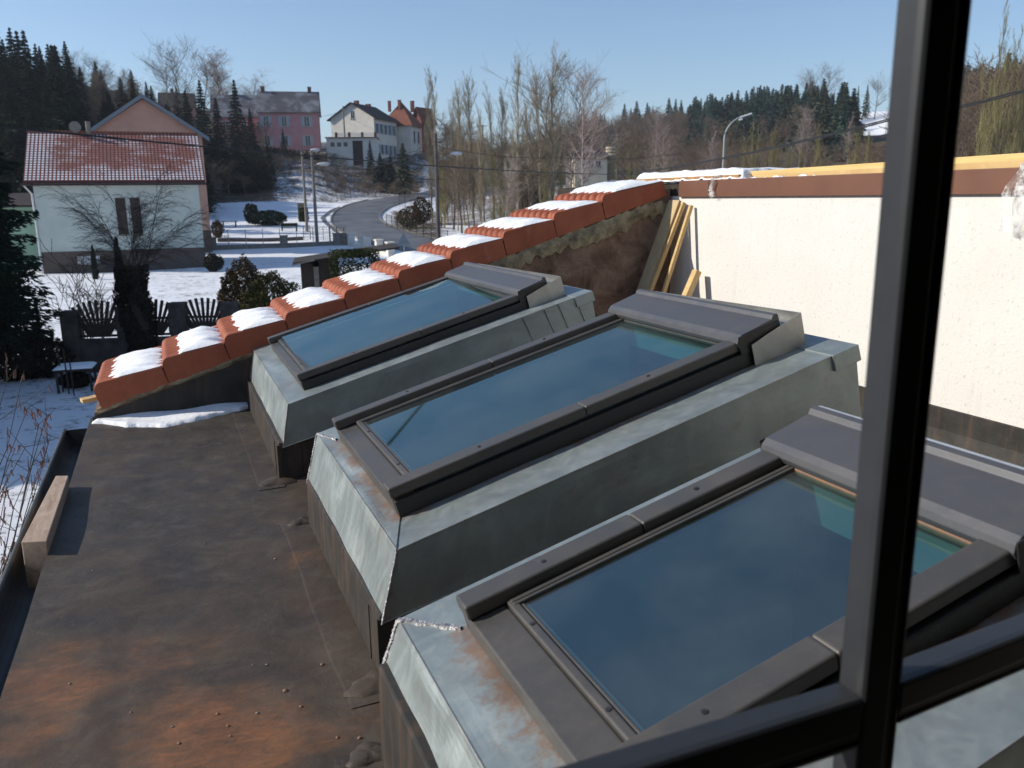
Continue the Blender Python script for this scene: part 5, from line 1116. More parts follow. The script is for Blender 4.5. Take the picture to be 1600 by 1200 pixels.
m = MB(); m.tube([P_(-.6, -.62, ev-.12), P_(GW+.5, -.62, ev-.12)], .07, 8); m.build('gutter', 'shutter', r_)
m = MB(); m.tube([P_(3.35, 4.2, ev+3.2), P_(3.35, 4.2, ev+4.25)], .16, 8); m.build('flue_pipe', 'concrete', r_)
m = MB(); c = P_(2.55, 4.0, ev+3.85); m.tube([c, c+np.array((.15, .05, 0))*0+(-Y_)*.06], .38, 18); m.tube([c, P_(2.55, 4.0, ev+3.2)], .03, 5); m.build('satellite_dish', 'concrete', r_)
m = MB(); m.tube([P_(-.45, 4.2, ev+3.45), P_(GW+.45, 4.2, ev+3.45)], .12, 8); m.build('ridge_cap', 'roof_red', r_)
m = MB(); N = 44
for k in range(N): a = -.45+(GW+.9)*k/N; m.tube([P_(a, 4.2, ev+3.51), P_(a+.20, 4.2, ev+3.55)], .10, 6)
m.build('ridge_tiles', 'roof_red', r_)
# mint annex at the far left and salmon gabled house behind
q = foot(-75, 60); house('mint_annex', 'bright mint green annex behind the big spruce at the left edge', q, vyaw(0), 6.0, 6, 4.4, 5.2, 'bright_green', 'roof_dark', 'x', wins=[('f', 2.8, 1.6, 1.6, 1.3)])
d = 71; S1 = foot(332, d); ang = vyaw(332, -1.5); W_ = 157*mpx(d); S0 = S1-np.array((cos(ang), sin(ang), 0))*W_; S0[2] = T(S0[0], S0[1])
C_ = np.array((S0[0], S0[1], min(S0[2], S1[2])-.2)); rg = height_to((C_+S1)/2*np.array((1, 1, 0))+np.array((0, 0, C_[2])), 153); e2 = height_to(C_, 200)
rr_, PP = house('salmon_house', 'salmon gabled house with grey blue bargeboards rising behind the green house', C_, ang, W_, 9, e2-.5, rg, 'salmon', 'roof_dark', 'y', .55, trim='trim', plinth=2.3,
    wins=[('f', W_-1.6, 4.7, .95, 1.6, 'frame', 'shutter'), ('f', W_-4.2, 4.7, .95, 1.6, 'frame', 'shutter')])
# pink house on the hill with two roofs
q = foot(352, 192); H1 = height_to(q, 181); H2 = height_to(q, 153)
mp = 192*mpx(1); wpx = lambda n, d=192: n*mpx(d)
def span(p0, d, dx): return foot(p0, d), wpx(dx, d)
C_, W_ = span(408, 190, 89); C_[2] = ground(470, 226)[2] if False else T(C_[0], C_[1]); e1 = height_to(C_, 173); rg = height_to(C_, 148)
house('pink_house', 'large pink house with grey roof and red chimneys on the hill', C_, vyaw(450, 4), W_, 10, e1, rg+1.2, 'pink', 'slate', 'x', .5,
      wins=[('f', W_*.12, e1-3.4, 1.2, 2.3, 'frame', 'shutter_blue'), ('f', W_*.42, e1-3.4, 1.2, 2.3, 'frame', 'shutter_blue'), ('f', W_*.80, e1-3.4, 1.2, 2.3, 'frame', 'shutter_blue'), ('f', W_*.12, e1-7.6, 1.2, 2.3, 'frame', 'shutter_blue'), ('f', W_*.42, e1-7.6, 1.2, 2.3, 'frame', 'shutter_blue'), ('f', W_*.80, e1-7.6, 1.2, 2.3, 'frame', 'shutter_blue')],
      chim=((.9, 5, 1.1, .8), (W_-1.8, 5, 1.1, .8)))
C_, W_ = span(335, 196, 76); e1 = height_to(C_, 180); rg = height_to(C_, 153)
house('pink_house', 'left pink wing half hidden behind dark conifers, white snow on its roof', C_, vyaw(370, 4), W_, 10, e1, rg+1.2, 'pink', 'slate', 'x', .5,
      wins=[('f', W_*.25, e1-3.4, 1.2, 2.2), ('f', W_*.6, e1-3.4, 1.2, 2.2), ('f', W_*.9, e1-3.4, 1.2, 2.2)], chim=((W_*.45, 5, 1.0, .8), (W_-1.0, 5, 1.0, .7)))
C_ = foot(250, 205); house('pink_house', 'brick and white cottage glimpsed between the conifers at the left hill', C_, vyaw(270, 4), wpx(50, 205), 9, height_to(C_, 165), height_to(C_, 142), 'salmon', 'roof_dark', 'x', .4, chim=((3, 4, .9, .7),))
# white house: lit gable, shaded long side
def corner_house(name, label, pxc, d, wl, wr, eff, row_e, row_r, walls, roofm, wins, chim, base_row=None, **kw):
    c = foot(pxc, d); ang = vyaw(pxc, eff); X, Y, _ = frame_pts(c, ang); W_ = wl*mpx(d)/cos(radians(eff)); D_ = wr*mpx(d)/sin(radians(eff))*.98; C0 = c-X*W_; e = height_to(c, row_e); rg = height_to((c+C0)/2, row_r)
    return house(name, label, C0, ang, W_, D_, e, rg, walls, roofm, 'y', kw.pop('over', .7), wins(W_, D_, e, rg), chim(W_, D_, e, rg), **kw), W_, D_, e, rg
corner_house('white_house', 'white gabled house with black roof on the hill, sunlit end wall', 587, 176, 66, 36, 28, 183, 161, 'white_wall', 'roof_dark',
    lambda W_, D_, e, rg: [('f', W_*.52, e-.2, 1.0, 1.7)]+[('r', D_*(.12+.19*k), e-3.1, 1.0, 2.0, 'frame', 'shutter_blue') for k in range(5)]+[('r', D_*(.12+.19*k), e-7.3, 1.0, 2.0, 'frame', 'shutter_blue') for k in range(5)],
    lambda W_, D_, e, rg: [(W_/2, D_*.22, .6, .8), (W_/2, D_*.72, .4, .9)])
corner_house('red_roofed_house', 'tall cream house with red hipped roof and chimneys, right of the white house', 643, 186, 42, 16, 24, 190, 158, 'white_wall', 'roof_red',
    lambda W_, D_, e, rg: [('r', D_*.35, e-4.4, 1.0, 2.6), ('r', D_*.35, e-8.6, 1.0, 1.8), ('r', D_*.75, e-4.4, 1.0, 2.6)],
    lambda W_, D_, e, rg: [(W_*.15, D_*.3, .2, .55), (W_*.5, D_*.35, .35, .6), (W_*.8, D_*.8, .3, .7)], hip=3.5)
corner_house('brick_gable_house', 'brown brick house with a crowned gable half hidden by poplars', 660, 200, 12, 20, 40, 184, 168, 'brick', 'roof_red',
    lambda W_, D_, e, rg: [('r', D_*.3, e-3.5, 1.1, 2.0), ('r', D_*.7, e-3.5, 1.1, 2.0)], lambda W_, D_, e, rg: [])
# low garage with terrace
c = foot(512, 166); X, Y, _z = frame_pts(c, vyaw(550, 6)); W_ = 76*mpx(166); zt = height_to(c, 216); r = empty('garage_block', tuple(c)); tag(r, 'low white garage block with a terrace railing below the white house', 'garage')
P = lambda x, y, z: c+X*x+Y*y+_z*z
m = MB(); m.obox(c, X, Y, _z, (0, 0, -2), (W_, 6, zt)); m.build('wall', 'white_wall', r); m = MB(); m.obox(c, X, Y, _z, (-.2, -.25, zt), (W_+.2, 6, zt+.22)); m.build('terrace_slab', 'concrete', r)
m = MB(); m.obox(c, X, Y, _z, (W_*.52, -.05, -.5), (W_*.72, .02, zt-.5)); m.build('garage_door', 'shutter', r)
for k in range(3): m = MB(); a = W_*(.08+.13*k); m.obox(c, X, Y, _z, (a, -.04, zt-1.6), (a+.8, .02, zt-.8)); m.build('window', 'pane', r)
for k in range(4): m = MB(); a = W_*(.18+.26*k); m.obox(c, X, Y, _z, (a, -.15, zt+.22), (a+.45, .3, zt+1.1)); m.build('railing_post', 'brick', r)
for k in range(3): m = MB(); m.tube([P(W_*.16, 0, zt+.45+.25*k), P(W_, 0, zt+.45+.25*k)], .05, 5); m.build('rail', 'white_paint', r)
# pale house with brown roof at right, and distant roofs behind the poplars
cc = foot(898, 142); X, Y, _z = frame_pts(cc, vyaw(920, -6)); e = height_to(cc, 247)
house('villa', 'white house with brown roof and round brick chimney beyond the poplars', cc, vyaw(920, -6), 50*mpx(142), 7, e, height_to(cc, 238), 'cream_wall', 'roof_dark', 'x', .4,
      wins=[('f', 50*mpx(142)*.50, e-1.45, 1.0, 1.05, 'frame'), ('f', 50*mpx(142)*.72, e-1.45, 1.0, 1.05, 'frame')])
cy = at(954, 235, 143); r = empty('chimney_stack', (cy[0], cy[1], cy[2]-4)); tag(r, 'round banded brick chimney stack beside the brown roof', 'chimney')
m = MB(); m.tube([cy+np.array((0, 0, -5)), cy+np.array((0, 0, .6))], .78, 14); m.build('stack', 'mortar', r)
for k in range(3): m = MB(); z = -.8+.55*k; m.tube([cy+np.array((0, 0, z)), cy+np.array((0, 0, z+.22))], .86, 14); m.build('band', 'cream_wall', r)
c = foot(884, 156); house('villa', 'white gabled cottage with a red verge behind the brown roofed villa', c, vyaw(910, 12), 58*mpx(156), 8, height_to(c, 246), height_to(c, 226), 'white_wall', 'roof_red', 'y', .5, wins=[('f', 4.6, 4.2, .9, .9)])
for k, (px, d, wd, re, rg, wl, rf, lab) in enumerate(((730, 230, 44, 232, 222, 'cream_wall', 'roof_red', 'small cream house far behind the poplars, left one'), (768, 185, 40, 249, 240, 'cream_wall', 'roof_red', 'small house with orange roof seen through the poplars'), (806, 165, 36, 246, 233, 'white_wall', 'roof_dark', 'small grey gabled house seen between poplar trunks'), (700, 150, 50, 205, 190, 'brick', 'roof_red', 'brown house seen through the left poplars'))):
    if k == 3: continue
    c = foot(px-wd/2, d); house('distant_house', lab, c, vyaw(px, 8), wd*mpx(d), 8, height_to(c, re), height_to(c, rg), wl, rf, 'x', .4, wins=[('f', 2.0, 1.5, 1, 1.1)])
c = foot(1270, 340); H_ = height_to(c, 200)
house('manor', 'white manor with dark roof high on the wooded hill', c, vyaw(1290, 20), 22*mpx(340), 9, H_, height_to(c, 189), 'white_wall', 'roof_dark', 'x', .4, wins=[('f', 2, H_-3, 1.2, 2), ('f', 4.5, H_-3, 1.2, 2)])
c = foot(1302, 335); house('manor', 'grey steep gabled wing beside the white manor on the hill', c, vyaw(1315, 10), 20*mpx(335), 8, height_to(c, 198), height_to(c, 171), 'white_wall', 'slate', 'y', .3, wins=[('f', 2.6, 4, 1.0, 2)])
# wooden shed with snow free roof, left of the hedge
c = foot(474, 34); X, Y, _z = frame_pts(c, vyaw(500, 0)); h0 = height_to(c, 412); r = empty('garden_shed', tuple(c)); tag(r, 'dark wooden garden shed with sloping felt roof', 'shed')
P = lambda x, y, z: c+X*x+Y*y+_z*z
W1 = 58*mpx(34); m = MB(); m.obox(c, X, Y, _z, (0, 0, -.2), (.50, .06, h0)); m.obox(c, X, Y, _z, (.75, 0, -.2), (W1, .06, h0+.15)); m.obox(c, X, Y, _z, (0, .06, -.2), (.06, 2.6, h0)); m.obox(c, X, Y, _z, (.06, 2.55, -.2), (W1, 2.6, h0+.1)); m.obox(c, X, Y, _z, (W1-.06, .06, -.2), (W1, 2.55, h0+.1)); m.build('wall', 'darkwood', r)
m = MB(); m.obox(c, X, Y, _z, (.52, .015, .1), (.73, .045, h0-.15)); m.build('door_frame', 'concrete', r)
m = MB(); m.hexa([P(-.30, -.35, h0+.0), P(W1+2.6, -.35, h0+.55), P(W1+2.6, 2.9, h0+.55), P(-.3, 2.9, h0+.0), P(-.30, -.35, h0+.07), P(W1+2.6, -.35, h0+.62), P(W1+2.6, 2.9, h0+.62), P(-.3, 2.9, h0+.07)]); m.build('roof', 'darkwood', r)
m = MB(); m.hexa([P(-.33, -.38, h0-.06), P(.60, -.38, h0+.13), P(.60, -.355, h0+.13), P(-.33, -.355, h0-.06), P(-.33, -.38, h0+.01), P(.60, -.38, h0+.20), P(.60, -.355, h0+.20), P(-.33, -.355, h0+.01)]); m.build('fascia_board', 'concrete', r)
# ================================================================ FENCES
GY = 21.0
w0, w1 = foot(104, GY), foot(440, GY+.6); dv = w1-w0; Lw = hypot(dv[0], dv[1]); ang = atan2(dv[1], dv[0]); X, Y, _z = frame_pts(w0, ang); zt = height_to(w0, 532)
r = empty('garden_wall', tuple(w0)); tag(r, 'low dark garden wall below the fan shaped fence panels', 'wall')
m = MB(); m.obox(w0, X, Y, _z, (0, 0, -.3), (Lw, .25, zt)); m.build('wall', 'stone', r, bevel=.01)
for a, topy in ((.02, 487), (1.42, 484), (2.78, 478), (4.12, 480), (5.5, 482)):
    m = MB(); hh = height_to(w0, topy); m.obox(w0, X, Y, _z, (a, -.05, -.3), (a+.42, .33, hh)); p_ = m.build('pier', 'stone', r, bevel=.015)
def fan(cx, wd, lab, off=0.0):
    o = w0+X*cx+_z*(zt+.05); r = empty('fence_panel', tuple(o)); tag(r, lab, 'fence panel', 'fan shaped wooden fence panels'); n = 11; H_ = .98
    for k in range(n):
        t = (k/(n-1)-.5)*2; a = t*.62; dx_ = sin(a); x0 = t*wd*.20; L_ = H_*(1.0-.10*t*t)
        m = MB(); X2 = X*cos(a)-_z*sin(a); Z2 = X*sin(a)+_z*cos(a); m.obox(o+X*x0+Y*.12+_z*.0, X2, Y, Z2, (-.040, -.012, .0), (.040, .012, L_)); m.build('slat', 'darkwood', r, bevel=.006)
    m = MB(); m.obox(o+Y*.09, X, Y, _z, (-wd*.42, -.02, .44), (wd*.42, .02, .50)); m.build('rail', 'darkwood', r)
    m = MB(); m.obox(o+Y*.09, X, Y, _z, (-wd*.5, -.02, .0), (wd*.5, .02, .06)); m.build('rail', 'darkwood', r)
    for s_ in (-1, 1):
        for q in (.44, .50):
            m = MB(); m.obox(o+Y*.12, X, Y, _z, (s_*wd*q-.02, -.012, 0), (s_*wd*q+.02, .012, .46)); m.build('slat', 'darkwood', r)
fan(.92, 1.06, 'fan shaped dark wooden fence panel left of the pollard'); fan(2.30, .98, 'fan shaped dark fence panel half hidden right behind the pollard'); fan(3.64, 1.06, 'fan shaped dark wooden fence panel beside the rusty brown bush')
c = foot(-40, 21); r = empty('slat_fence', tuple(c)); tag(r, 'dark horizontal slat fence with one tall post under the left spruce', 'fence')
X2, Y2, _ = frame_pts(c, vyaw(20)); zt2 = height_to(c, 498)
for k in range(9): m = MB(); z = zt2-.07-.105*k; m.obox(c, X2, Y2, _z, (0, 0, z), (1.72, .02, z+.055)); m.build('slat', 'darkwood', r)
for a, t_ in ((0, 0), (1.64, .42)): m = MB(); m.obox(c, X2, Y2, _z, (a-.04, -.04, -.2), (a+.05, .05, zt2+t_)); m.build('post', 'darkwood', r)
# snow capped table by the wall, thin stakes
c = ground(120, 590); c = foot(122, 19.0); r = empty('garden_table', tuple(c)); tag(r, 'small garden table covered with snow at the foot of the garden wall', 'table'); X3, Y3, _ = frame_pts(c, vyaw(122, 10)); ht = height_to(c, 573)
m = MB(); m.obox(c, X3, Y3, _z, (-.42, -.35, ht-.05), (.42, .35, ht)); m.build('table_top', 'darkwood', r, bevel=.01)
for sx_ in (-.36, .36):
    for sy_ in (-.3, .3): m = MB(); m.obox(c, X3, Y3, _z, (sx_-.025, sy_-.025, 0), (sx_+.025, sy_+.025, ht-.05)); m.build('leg', 'darkwood', r)
m = MB(); V_ = []
for i in range(13):
    for j in range(11):
        a, b = i/6-1, j/5-1; V_.append(c+X3*a*.43+Y3*b*.36+_z*(ht+.002+.07*math.sqrt(max(0, 1-max(abs(a), abs(b))**4))))
m.add(V_, [(i*11+j, (i+1)*11+j, (i+1)*11+j+1, i*11+j+1) for i in range(12) for j in range(10)]); tag(m.build('snow_patch', 'snow', smooth=True), 'rounded snow on top of the small garden table', 'snow')
for px, d, row, od in ((108, 18.6, 545, 'middle'), (116, 18.4, 560, 'right'), (99, 18.8, 540, 'left')):
    p = foot(px, d); m = MB(); m.tube([p-_z*.1, p+_z*height_to(p, row)], .018, 6); tag(m.build('garden_stake', 'darkwood'), 'thin dark stake by the snow covered garden table, '+od+' one of three', 'stake', 'thin stakes by the garden table')
# far garden: wall with piers and wire fence, balustrade by the road
def wallrun(p0, p1, h, th__, name, mat, lab, piers=(), pw=.5, ph=1.1, posts=0, posth=1.5, mesh=False, snowcap=False):
    p0, p1 = np.array(p0), np.array(p1); dv = p1-p0; L_ = hypot(dv[0], dv[1]); ang = atan2(dv[1], dv[0]); r = empty(name, tuple(p0)); tag(r, lab, 'fence' if posts else 'wall'); X, Y, _ = frame_pts(p0, ang); n = max(2, int(L_/2)); m = MB()
    zz = [T(*(p0+X*L_*k/n)[:2]) for k in range(n+1)]
    Q = lambda a, b, k, z: np.array(((p0+X*a+Y*b)[0], (p0+X*a+Y*b)[1], zz[k]+z))
    if h > 0:
        for k in range(n): a0, a1 = L_*k/n, L_*(k+1)/n; m.hexa([Q(a0, 0, k, -.3), Q(a1, 0, k+1, -.3), Q(a1, th__, k+1, -.3), Q(a0, th__, k, -.3), Q(a0, 0, k, h), Q(a1, 0, k+1, h), Q(a1, th__, k+1, h), Q(a0, th__, k, h)])
        m.build('wall', mat, r)
    for f in piers:
        q = p0+X*L_*f; z = T(q[0], q[1]); q[2] = z; m = MB(); m.obox(q, X, Y, _z, (-pw/2, -pw/2+th__/2, -.3), (pw/2, pw/2+th__/2, ph)); m.obox(q, X, Y, _z, (-pw/2-.06, -pw/2+th__/2-.06, ph), (pw/2+.06, pw/2+th__/2+.06, ph+.12)); m.build('pier', mat, r)
    for k in range(posts):
        q = p0+X*L_*k/max(1, posts-1); q[2] = T(q[0], q[1]); m = MB(); m.tube([q, q+_z*posth], .035, 6); m.build('post', 'hedge' if mesh else 'metal', r)
    if posts:
        m = MB(); k_ = 5 if mesh else 3
        for i in range(k_):
            for k in range(n): m.tube([Q(L_*k/n, 0, k, h+(posth-h)*(i+1)/k_*.97), Q(L_*(k+1)/n, 0, k+1, h+(posth-h)*(i+1)/k_*.97)], .012, 4, caps=False)
        if mesh:
            nn_ = int(L_/.28)
            for k in range(nn_): q = p0+X*L_*k/nn_; q[2] = T(q[0], q[1]); m.tube([q+_z*h, q+_z*posth], .010, 3, caps=False)
        m.build('wire_mesh', 'hedge' if mesh else 'metal', r)
    return r
wallrun(foot(331, 73), foot(541, 76.5), .40, .25, 'low_wall', 'concrete', 'long low garden wall with square piers in front of the snowy lawn', piers=(.01, .53, .93, .985), pw=.62, ph=1.0, posts=9, posth=1.75)
wallrun(foot(546, 76), foot(610, 66), .25, .25, 'balustrade_wall', 'white_wall', 'white balustrade wall with piers beside the road', piers=(.02, .30, .44, .72, .97), pw=.55, ph=1.05)
wallrun(foot(340, 80), foot(474, 82), .35, .3, 'retaining_wall', 'plinth', 'brown low retaining wall across the snowy garden')
wallrun(foot(475, 83), foot(538, 79), 0, .1, 'mesh_fence', 'hedge', 'green mesh fence between lawn and road', posts=7, posth=1.4, mesh=True)
wallrun(foot(604, 100), foot(700, 76), 0, .1, 'mesh_fence', 'hedge', 'green mesh fence along the inside of the road bend', posts=10, posth=1.5, mesh=True)
wallrun(foot(624, 130), foot(662, 124), 0, .1, 'mesh_fence', 'hedge', 'short green mesh fence beyond the road bend', posts=5, posth=1.7, mesh=True)
# dark parked car roof end of the road wall, bench, brick block
c = foot(472, 104); m = MB(); X, Y, _z = frame_pts(c, vyaw(472)); z1 = height_to(c, 317); z2 = height_to(c, 326)
m.obox(c, X, Y, _z, (-.45, .9, -.2), (.6, 1.7, z1)); tag(m.build('brick_pillar', 'mortar', bevel=.03), 'tan brick pillar rising behind the narrow clipped hedge', 'pillar')
c = foot(452, 92); r = empty('garden_bench', tuple(c)); tag(r, 'dark garden bench on the snow near the clipped hedge', 'bench'); X, Y, _z = frame_pts(c, vyaw(452, 8))
m = MB(); m.obox(c, X, Y, _z, (-.9, 0, .40), (.9, .45, .47)); m.build('seat', 'hedge', r); m = MB(); m.obox(c, X, Y, _z, (-.9, .42, .55), (.9, .48, .90)); m.build('backrest', 'hedge', r)
for a in (-.8, .8): m = MB(); m.obox(c, X, Y, _z, (a-.04, .02, 0), (a+.04, .46, .55)); m.build('leg', 'hedge', r)
c = foot(358, 95); r = empty('garden_table', tuple(c)); tag(r, 'low table with snow on top on the lawn by the orange bush', 'table'); m = MB(); m.obox(c, X, Y, _z, (-.9, 0, .6), (.9, .7, .7)); m.build('table_top', 'concrete', r)
for a in (-.7, .7): m = MB(); m.obox(c, X, Y, _z, (a-.06, .2, 0), (a+.06, .5, .6)); m.build('leg', 'concrete', r)
# ================================================================ POLES, LAMPS, SIGN, CABLES
def pole(name, px, d, row, r0, r1, mat, lab, cat='pole', lean_=0.0):
    p = foot(px, d); H_ = height_to(p, row); r = empty(name, tuple(p)); tag(r, lab, cat); m = MB(); X, Y, _z = frame_pts(p, vyaw(px)); top = p+_z*H_+X*lean_*H_
    m.tube([p-_z*.3, top], r0, 10, r1); m.build('shaft', mat, r); return r, p, top, X, Y, _z
r, p, top, X, Y, _z = pole('utility_pole', 686, 71, 209, .19, .14, 'pole_dark', 'tall concrete utility pole left of the roof tiles with a lamp arm', lean_=.0)
zz = lambda row: _z*height_to(p, row)
for rw_ in (222, 280): m = MB(); m.tube([p+zz(rw_)-X*1.1*(rw_ == 280)-X*.1, p+zz(rw_)+X*.55], .035, 6); m.build('bracket', 'cable', r)
m = MB(); m.tube([p+zz(252), p+zz(246)+X*.8, p+zz(241)+X*1.3], .035, 6); ar = m.build('lamp_arm', 'metal', r)
def lamp_head(c, X, Y, par, L_=.85, w_=.20):
    V_ = []; n, k = 10, 10
    for i in range(n+1):
        t = i/n; rr = w_*math.sqrt(max(.0, 1-(2*t-1)**2))*(.75+.5*t)+.012
        for j in range(k): a = 2*pi*j/k; V_.append(c+X*(t-.15)*L_+Y*rr*cos(a)+np.array((0, 0, 1.0))*rr*.62*sin(a))
    m = MB(); m.add(V_, [(i*k+j, i*k+(j+1) % k, (i+1)*k+(j+1) % k, (i+1)*k+j) for i in range(n) for j in range(k)]); return m.build('lamp_head', 'lamp', par, smooth=True)
lamp_head(p+zz(240)+X*1.35, X, Y, r, 1.05, .26)
r, p, top, X, Y, _z = pole('street_lamp', 496, 78, 236, .17, .12, 'concrete', 'concrete lamp post with a pale lamp head on its top by the snowy lawn', 'street lamp', -.0); lamp_head(top+_z*.1, X, Y, r, .9, .22)
r, p, top, X, Y, _z = pole('utility_pole', 480, 92, 238, .17, .13, 'concrete', 'thinner concrete pole just left of the lamp post, lamp on a side arm'); m = MB(); m.tube([top-_z*1.6, top-_z*1.3+X*1.6], .03, 6); m.build('lamp_arm', 'metal', r); lamp_head(top-_z*1.25+X*1.7, X, Y, r, 1.5, .30)
r, p, top, X, Y, _z = pole('utility_pole', 756, 150, 195, .12, .10, 'bark', 'thin wooden pole with crossbar seen through the poplars'); m = MB(); m.tube([top-X*1.1-_z*.2, top+X*.9-_z*.2], .06, 5); m.build('crossbar', 'bark', r)
r, p, top, X, Y, _z = pole('utility_pole', 541, 168, 166, .17, .14, 'concrete', 'grey pole in front of the white house gable')
# tall curved lamp at the right
p = foot(1124, 66); H_ = height_to(p, 192); r = empty('street_lamp', tuple(p)); tag(r, 'tall curved galvanised street lamp above the white wall', 'street lamp'); X, Y, _z = frame_pts(p, vyaw(1124)); pts = [p-_z*.2, p+_z*(H_-1.2)]
for k in range(9): a = k/8*radians(72); R_ = 1.75; pts.append(p+_z*(H_-1.2+R_*sin(a)*.98)+X*(R_*(1-cos(a))))
m = MB(); m.tube(pts, .075, 8, .04); m.build('shaft', 'metal', r); e = pts[-1]; dirx = pts[-1]-pts[-2]; dirx /= np.linalg.norm(dirx); Xh = X*.95+_z*.28; m = MB(); m.obox(e-_z*.02, Xh, Y, np.cross(Xh, Y), (-.1, -.15, -.06), (.85, .15, .06)); m.build('lamp_head', 'lamp', r, bevel=.05); m = MB(); m.obox(e-_z*.14, Xh, Y, np.cross(Xh, Y), (-.2, -.09, -.12), (.12, .09, .03)); m.build('lamp_base', 'lamp', r, bevel=.03)
# triangular road sign seen from behind / front
p = foot(632, 66); H_ = height_to(p, 365); r = empty('road_sign', tuple(p)); tag(r, 'triangular road sign beside the road seen from its grey back', 'road sign'); X, Y, _z = frame_pts(p, vyaw(632))
m = MB(); m.tube([p-_z*.2, p+_z*(H_-.1)], .04, 8); m.build('post', 'metal', r); s_ = .50; zt_ = H_-.95
tri = [(-s_, 0), (s_, 0), (s_+.03, .06), (.05, .95), (-.05, .95), (-s_-.03, .06)]
m = MB(); m.prism(None, [p+X*a+_z*(zt_+b)-Y*.05 for a, b in tri], [p+X*a+_z*(zt_+b)-Y*.075 for a, b in tri]); m.build('sign_plate', 'trim', r)
m = MB(); m.obox(p, X, Y, _z, (-.3, -.09, zt_+.22), (.3, -.076, zt_+.27)); m.build('sign_rail', 'concrete', r)
def cable(name, pts, r_, lab, sag=.0, n=40, mat='cable', double=0.0):
    pts = [at(*q) for q in pts]; P_ = []
    for a, b in zip(pts[:-1], pts[1:]):
        for k in range(n): t = k/n; P_.append(a*(1-t)+b*t-np.array((0, 0, 4*sag*t*(1-t))))
    P_.append(pts[-1]); m = MB(); m.tube(P_, r_, 5); 
    if double: m.tube([q+np.array((0, 0, double))*(1 if i % 6 < 5 else .5) for i, q in enumerate(P_)], r_, 5)
    tag(m.build(name, mat), lab, 'cable')
cable('overhead_cable', [(-220, 176, 13), (1014, 272, 52)], .020, 'thick black cable crossing from the left edge above the tiled roofs', .30)
cable('overhead_cable', [(1010, 268, 46), (1400, 186, 24), (1760, 92, 17)], .022, 'twisted double cable rising to the right edge across the woods', .15, double=.05)
cable('overhead_cable', [(686, 229, 71), (870, 246, 80), (1060, 240, 90)], .020, 'thin cable running right from the utility pole behind the poplars', .35)
cable('overhead_cable', [(686, 222, 71), (560, 266, 75), (497, 240, 78)], .022, 'slack pair of cables hanging between pole and lamp post', .35, double=.28)
cable('overhead_cable', [(541, 170, 168), (494, 182, 190)], .03, 'thin cable between the pink house and the grey pole', .4)
# a service cable overhead, only seen mirrored in the middle roof window
def mirrored(px, py, dist):
    o = S(.7, 2.5, .055); d_ = ray(px, py); d_ = d_/np.linalg.norm(d_); e_ = np.array((0, 0, EYE)); k = (o-e_).dot(NZ)/d_.dot(NZ); hit = e_+d_*k; r_ = d_-2*d_.dot(NZ)*NZ; return hit+r_*dist
ca, cb = mirrored(612, 690, 9.0), mirrored(690, 597, 12.5); m = MB(); m.tube([ca-(cb-ca)*.5, ca, cb, cb+(cb-ca)*.25], .022, 6); tag(m.build('service_cable', 'cable'), 'overhead service cable mirrored as a dark line in the middle roof window', 'cable')
# ================================================================ WOODS
def scatter(name, items, label, cat='woodland', parts=True):
    """many trees merged into one mesh per kind (a far wood that reads as one mass)"""
    by = {}
    for protos, p, s_, sxy, a in items:
        pr = protos[int(abs(p[0]*13+p[1]*7)) % len(protos)]
        for nm, me in pr: by.setdefault(me.name, (me, []))[1].append((p, s_, sxy, a))
    VV_, FF_, MI, mats, off = [], [], [], [], 0
    for nm, (me, lst) in by.items():
        v = np.empty(len(me.vertices)*3, np.float32); me.vertices.foreach_get('co', v); v = v.reshape(-1, 3); k = 4; f = np.empty(len(me.loops), np.int32); me.loops.foreach_get('vertex_index', f); f = f.reshape(-1, 4)
        mt = me.materials[0]
        if mt not in mats: mats.append(mt)
        mi = mats.index(mt)
        for p, s_, sxy, a in lst:
            ca, sa = cos(a)*s_*sxy, sin(a)*s_*sxy; q = np.stack([v[:, 0]*ca-v[:, 1]*sa, v[:, 0]*sa+v[:, 1]*ca, v[:, 2]*s_], 1)+p; VV_.append(q); FF_.append(f+off); MI.append(np.full(len(f), mi)); off += len(q)
    V_, F_ = np.concatenate(VV_), np.concatenate(FF_); o = V_.mean(0); o[2] = V_[:, 2].min(); me = bpy.data.meshes.new(name); me.vertices.add(len(V_)); me.vertices.foreach_set('co', (V_-o).astype(np.float32).ravel()); me.loops.add(F_.size); me.loops.foreach_set('vertex_index', F_.astype(np.int32).ravel())
    me.polygons.add(len(F_)); me.polygons.foreach_set('loop_start', np.arange(0, F_.size, 4, dtype=np.int32)); 
    for mt in mats: me.materials.append(mt)
    me.polygons.foreach_set('material_index', np.concatenate(MI).astype(np.int32)); me.update(calc_edges=True)
    ob = bpy.data.objects.new(name, me); COL.objects.link(ob); ob.location = o; tag(ob, label, cat, kind='stuff'); return ob
def rows(px, tab): return float(np.interp(px, [a for a, _ in tab], [b for _, b in tab]))
SKY_L = [(-150, 10), (0, 22), (18, 40), (60, 52), (75, 78), (95, 110), (112, 128), (135, 150)]
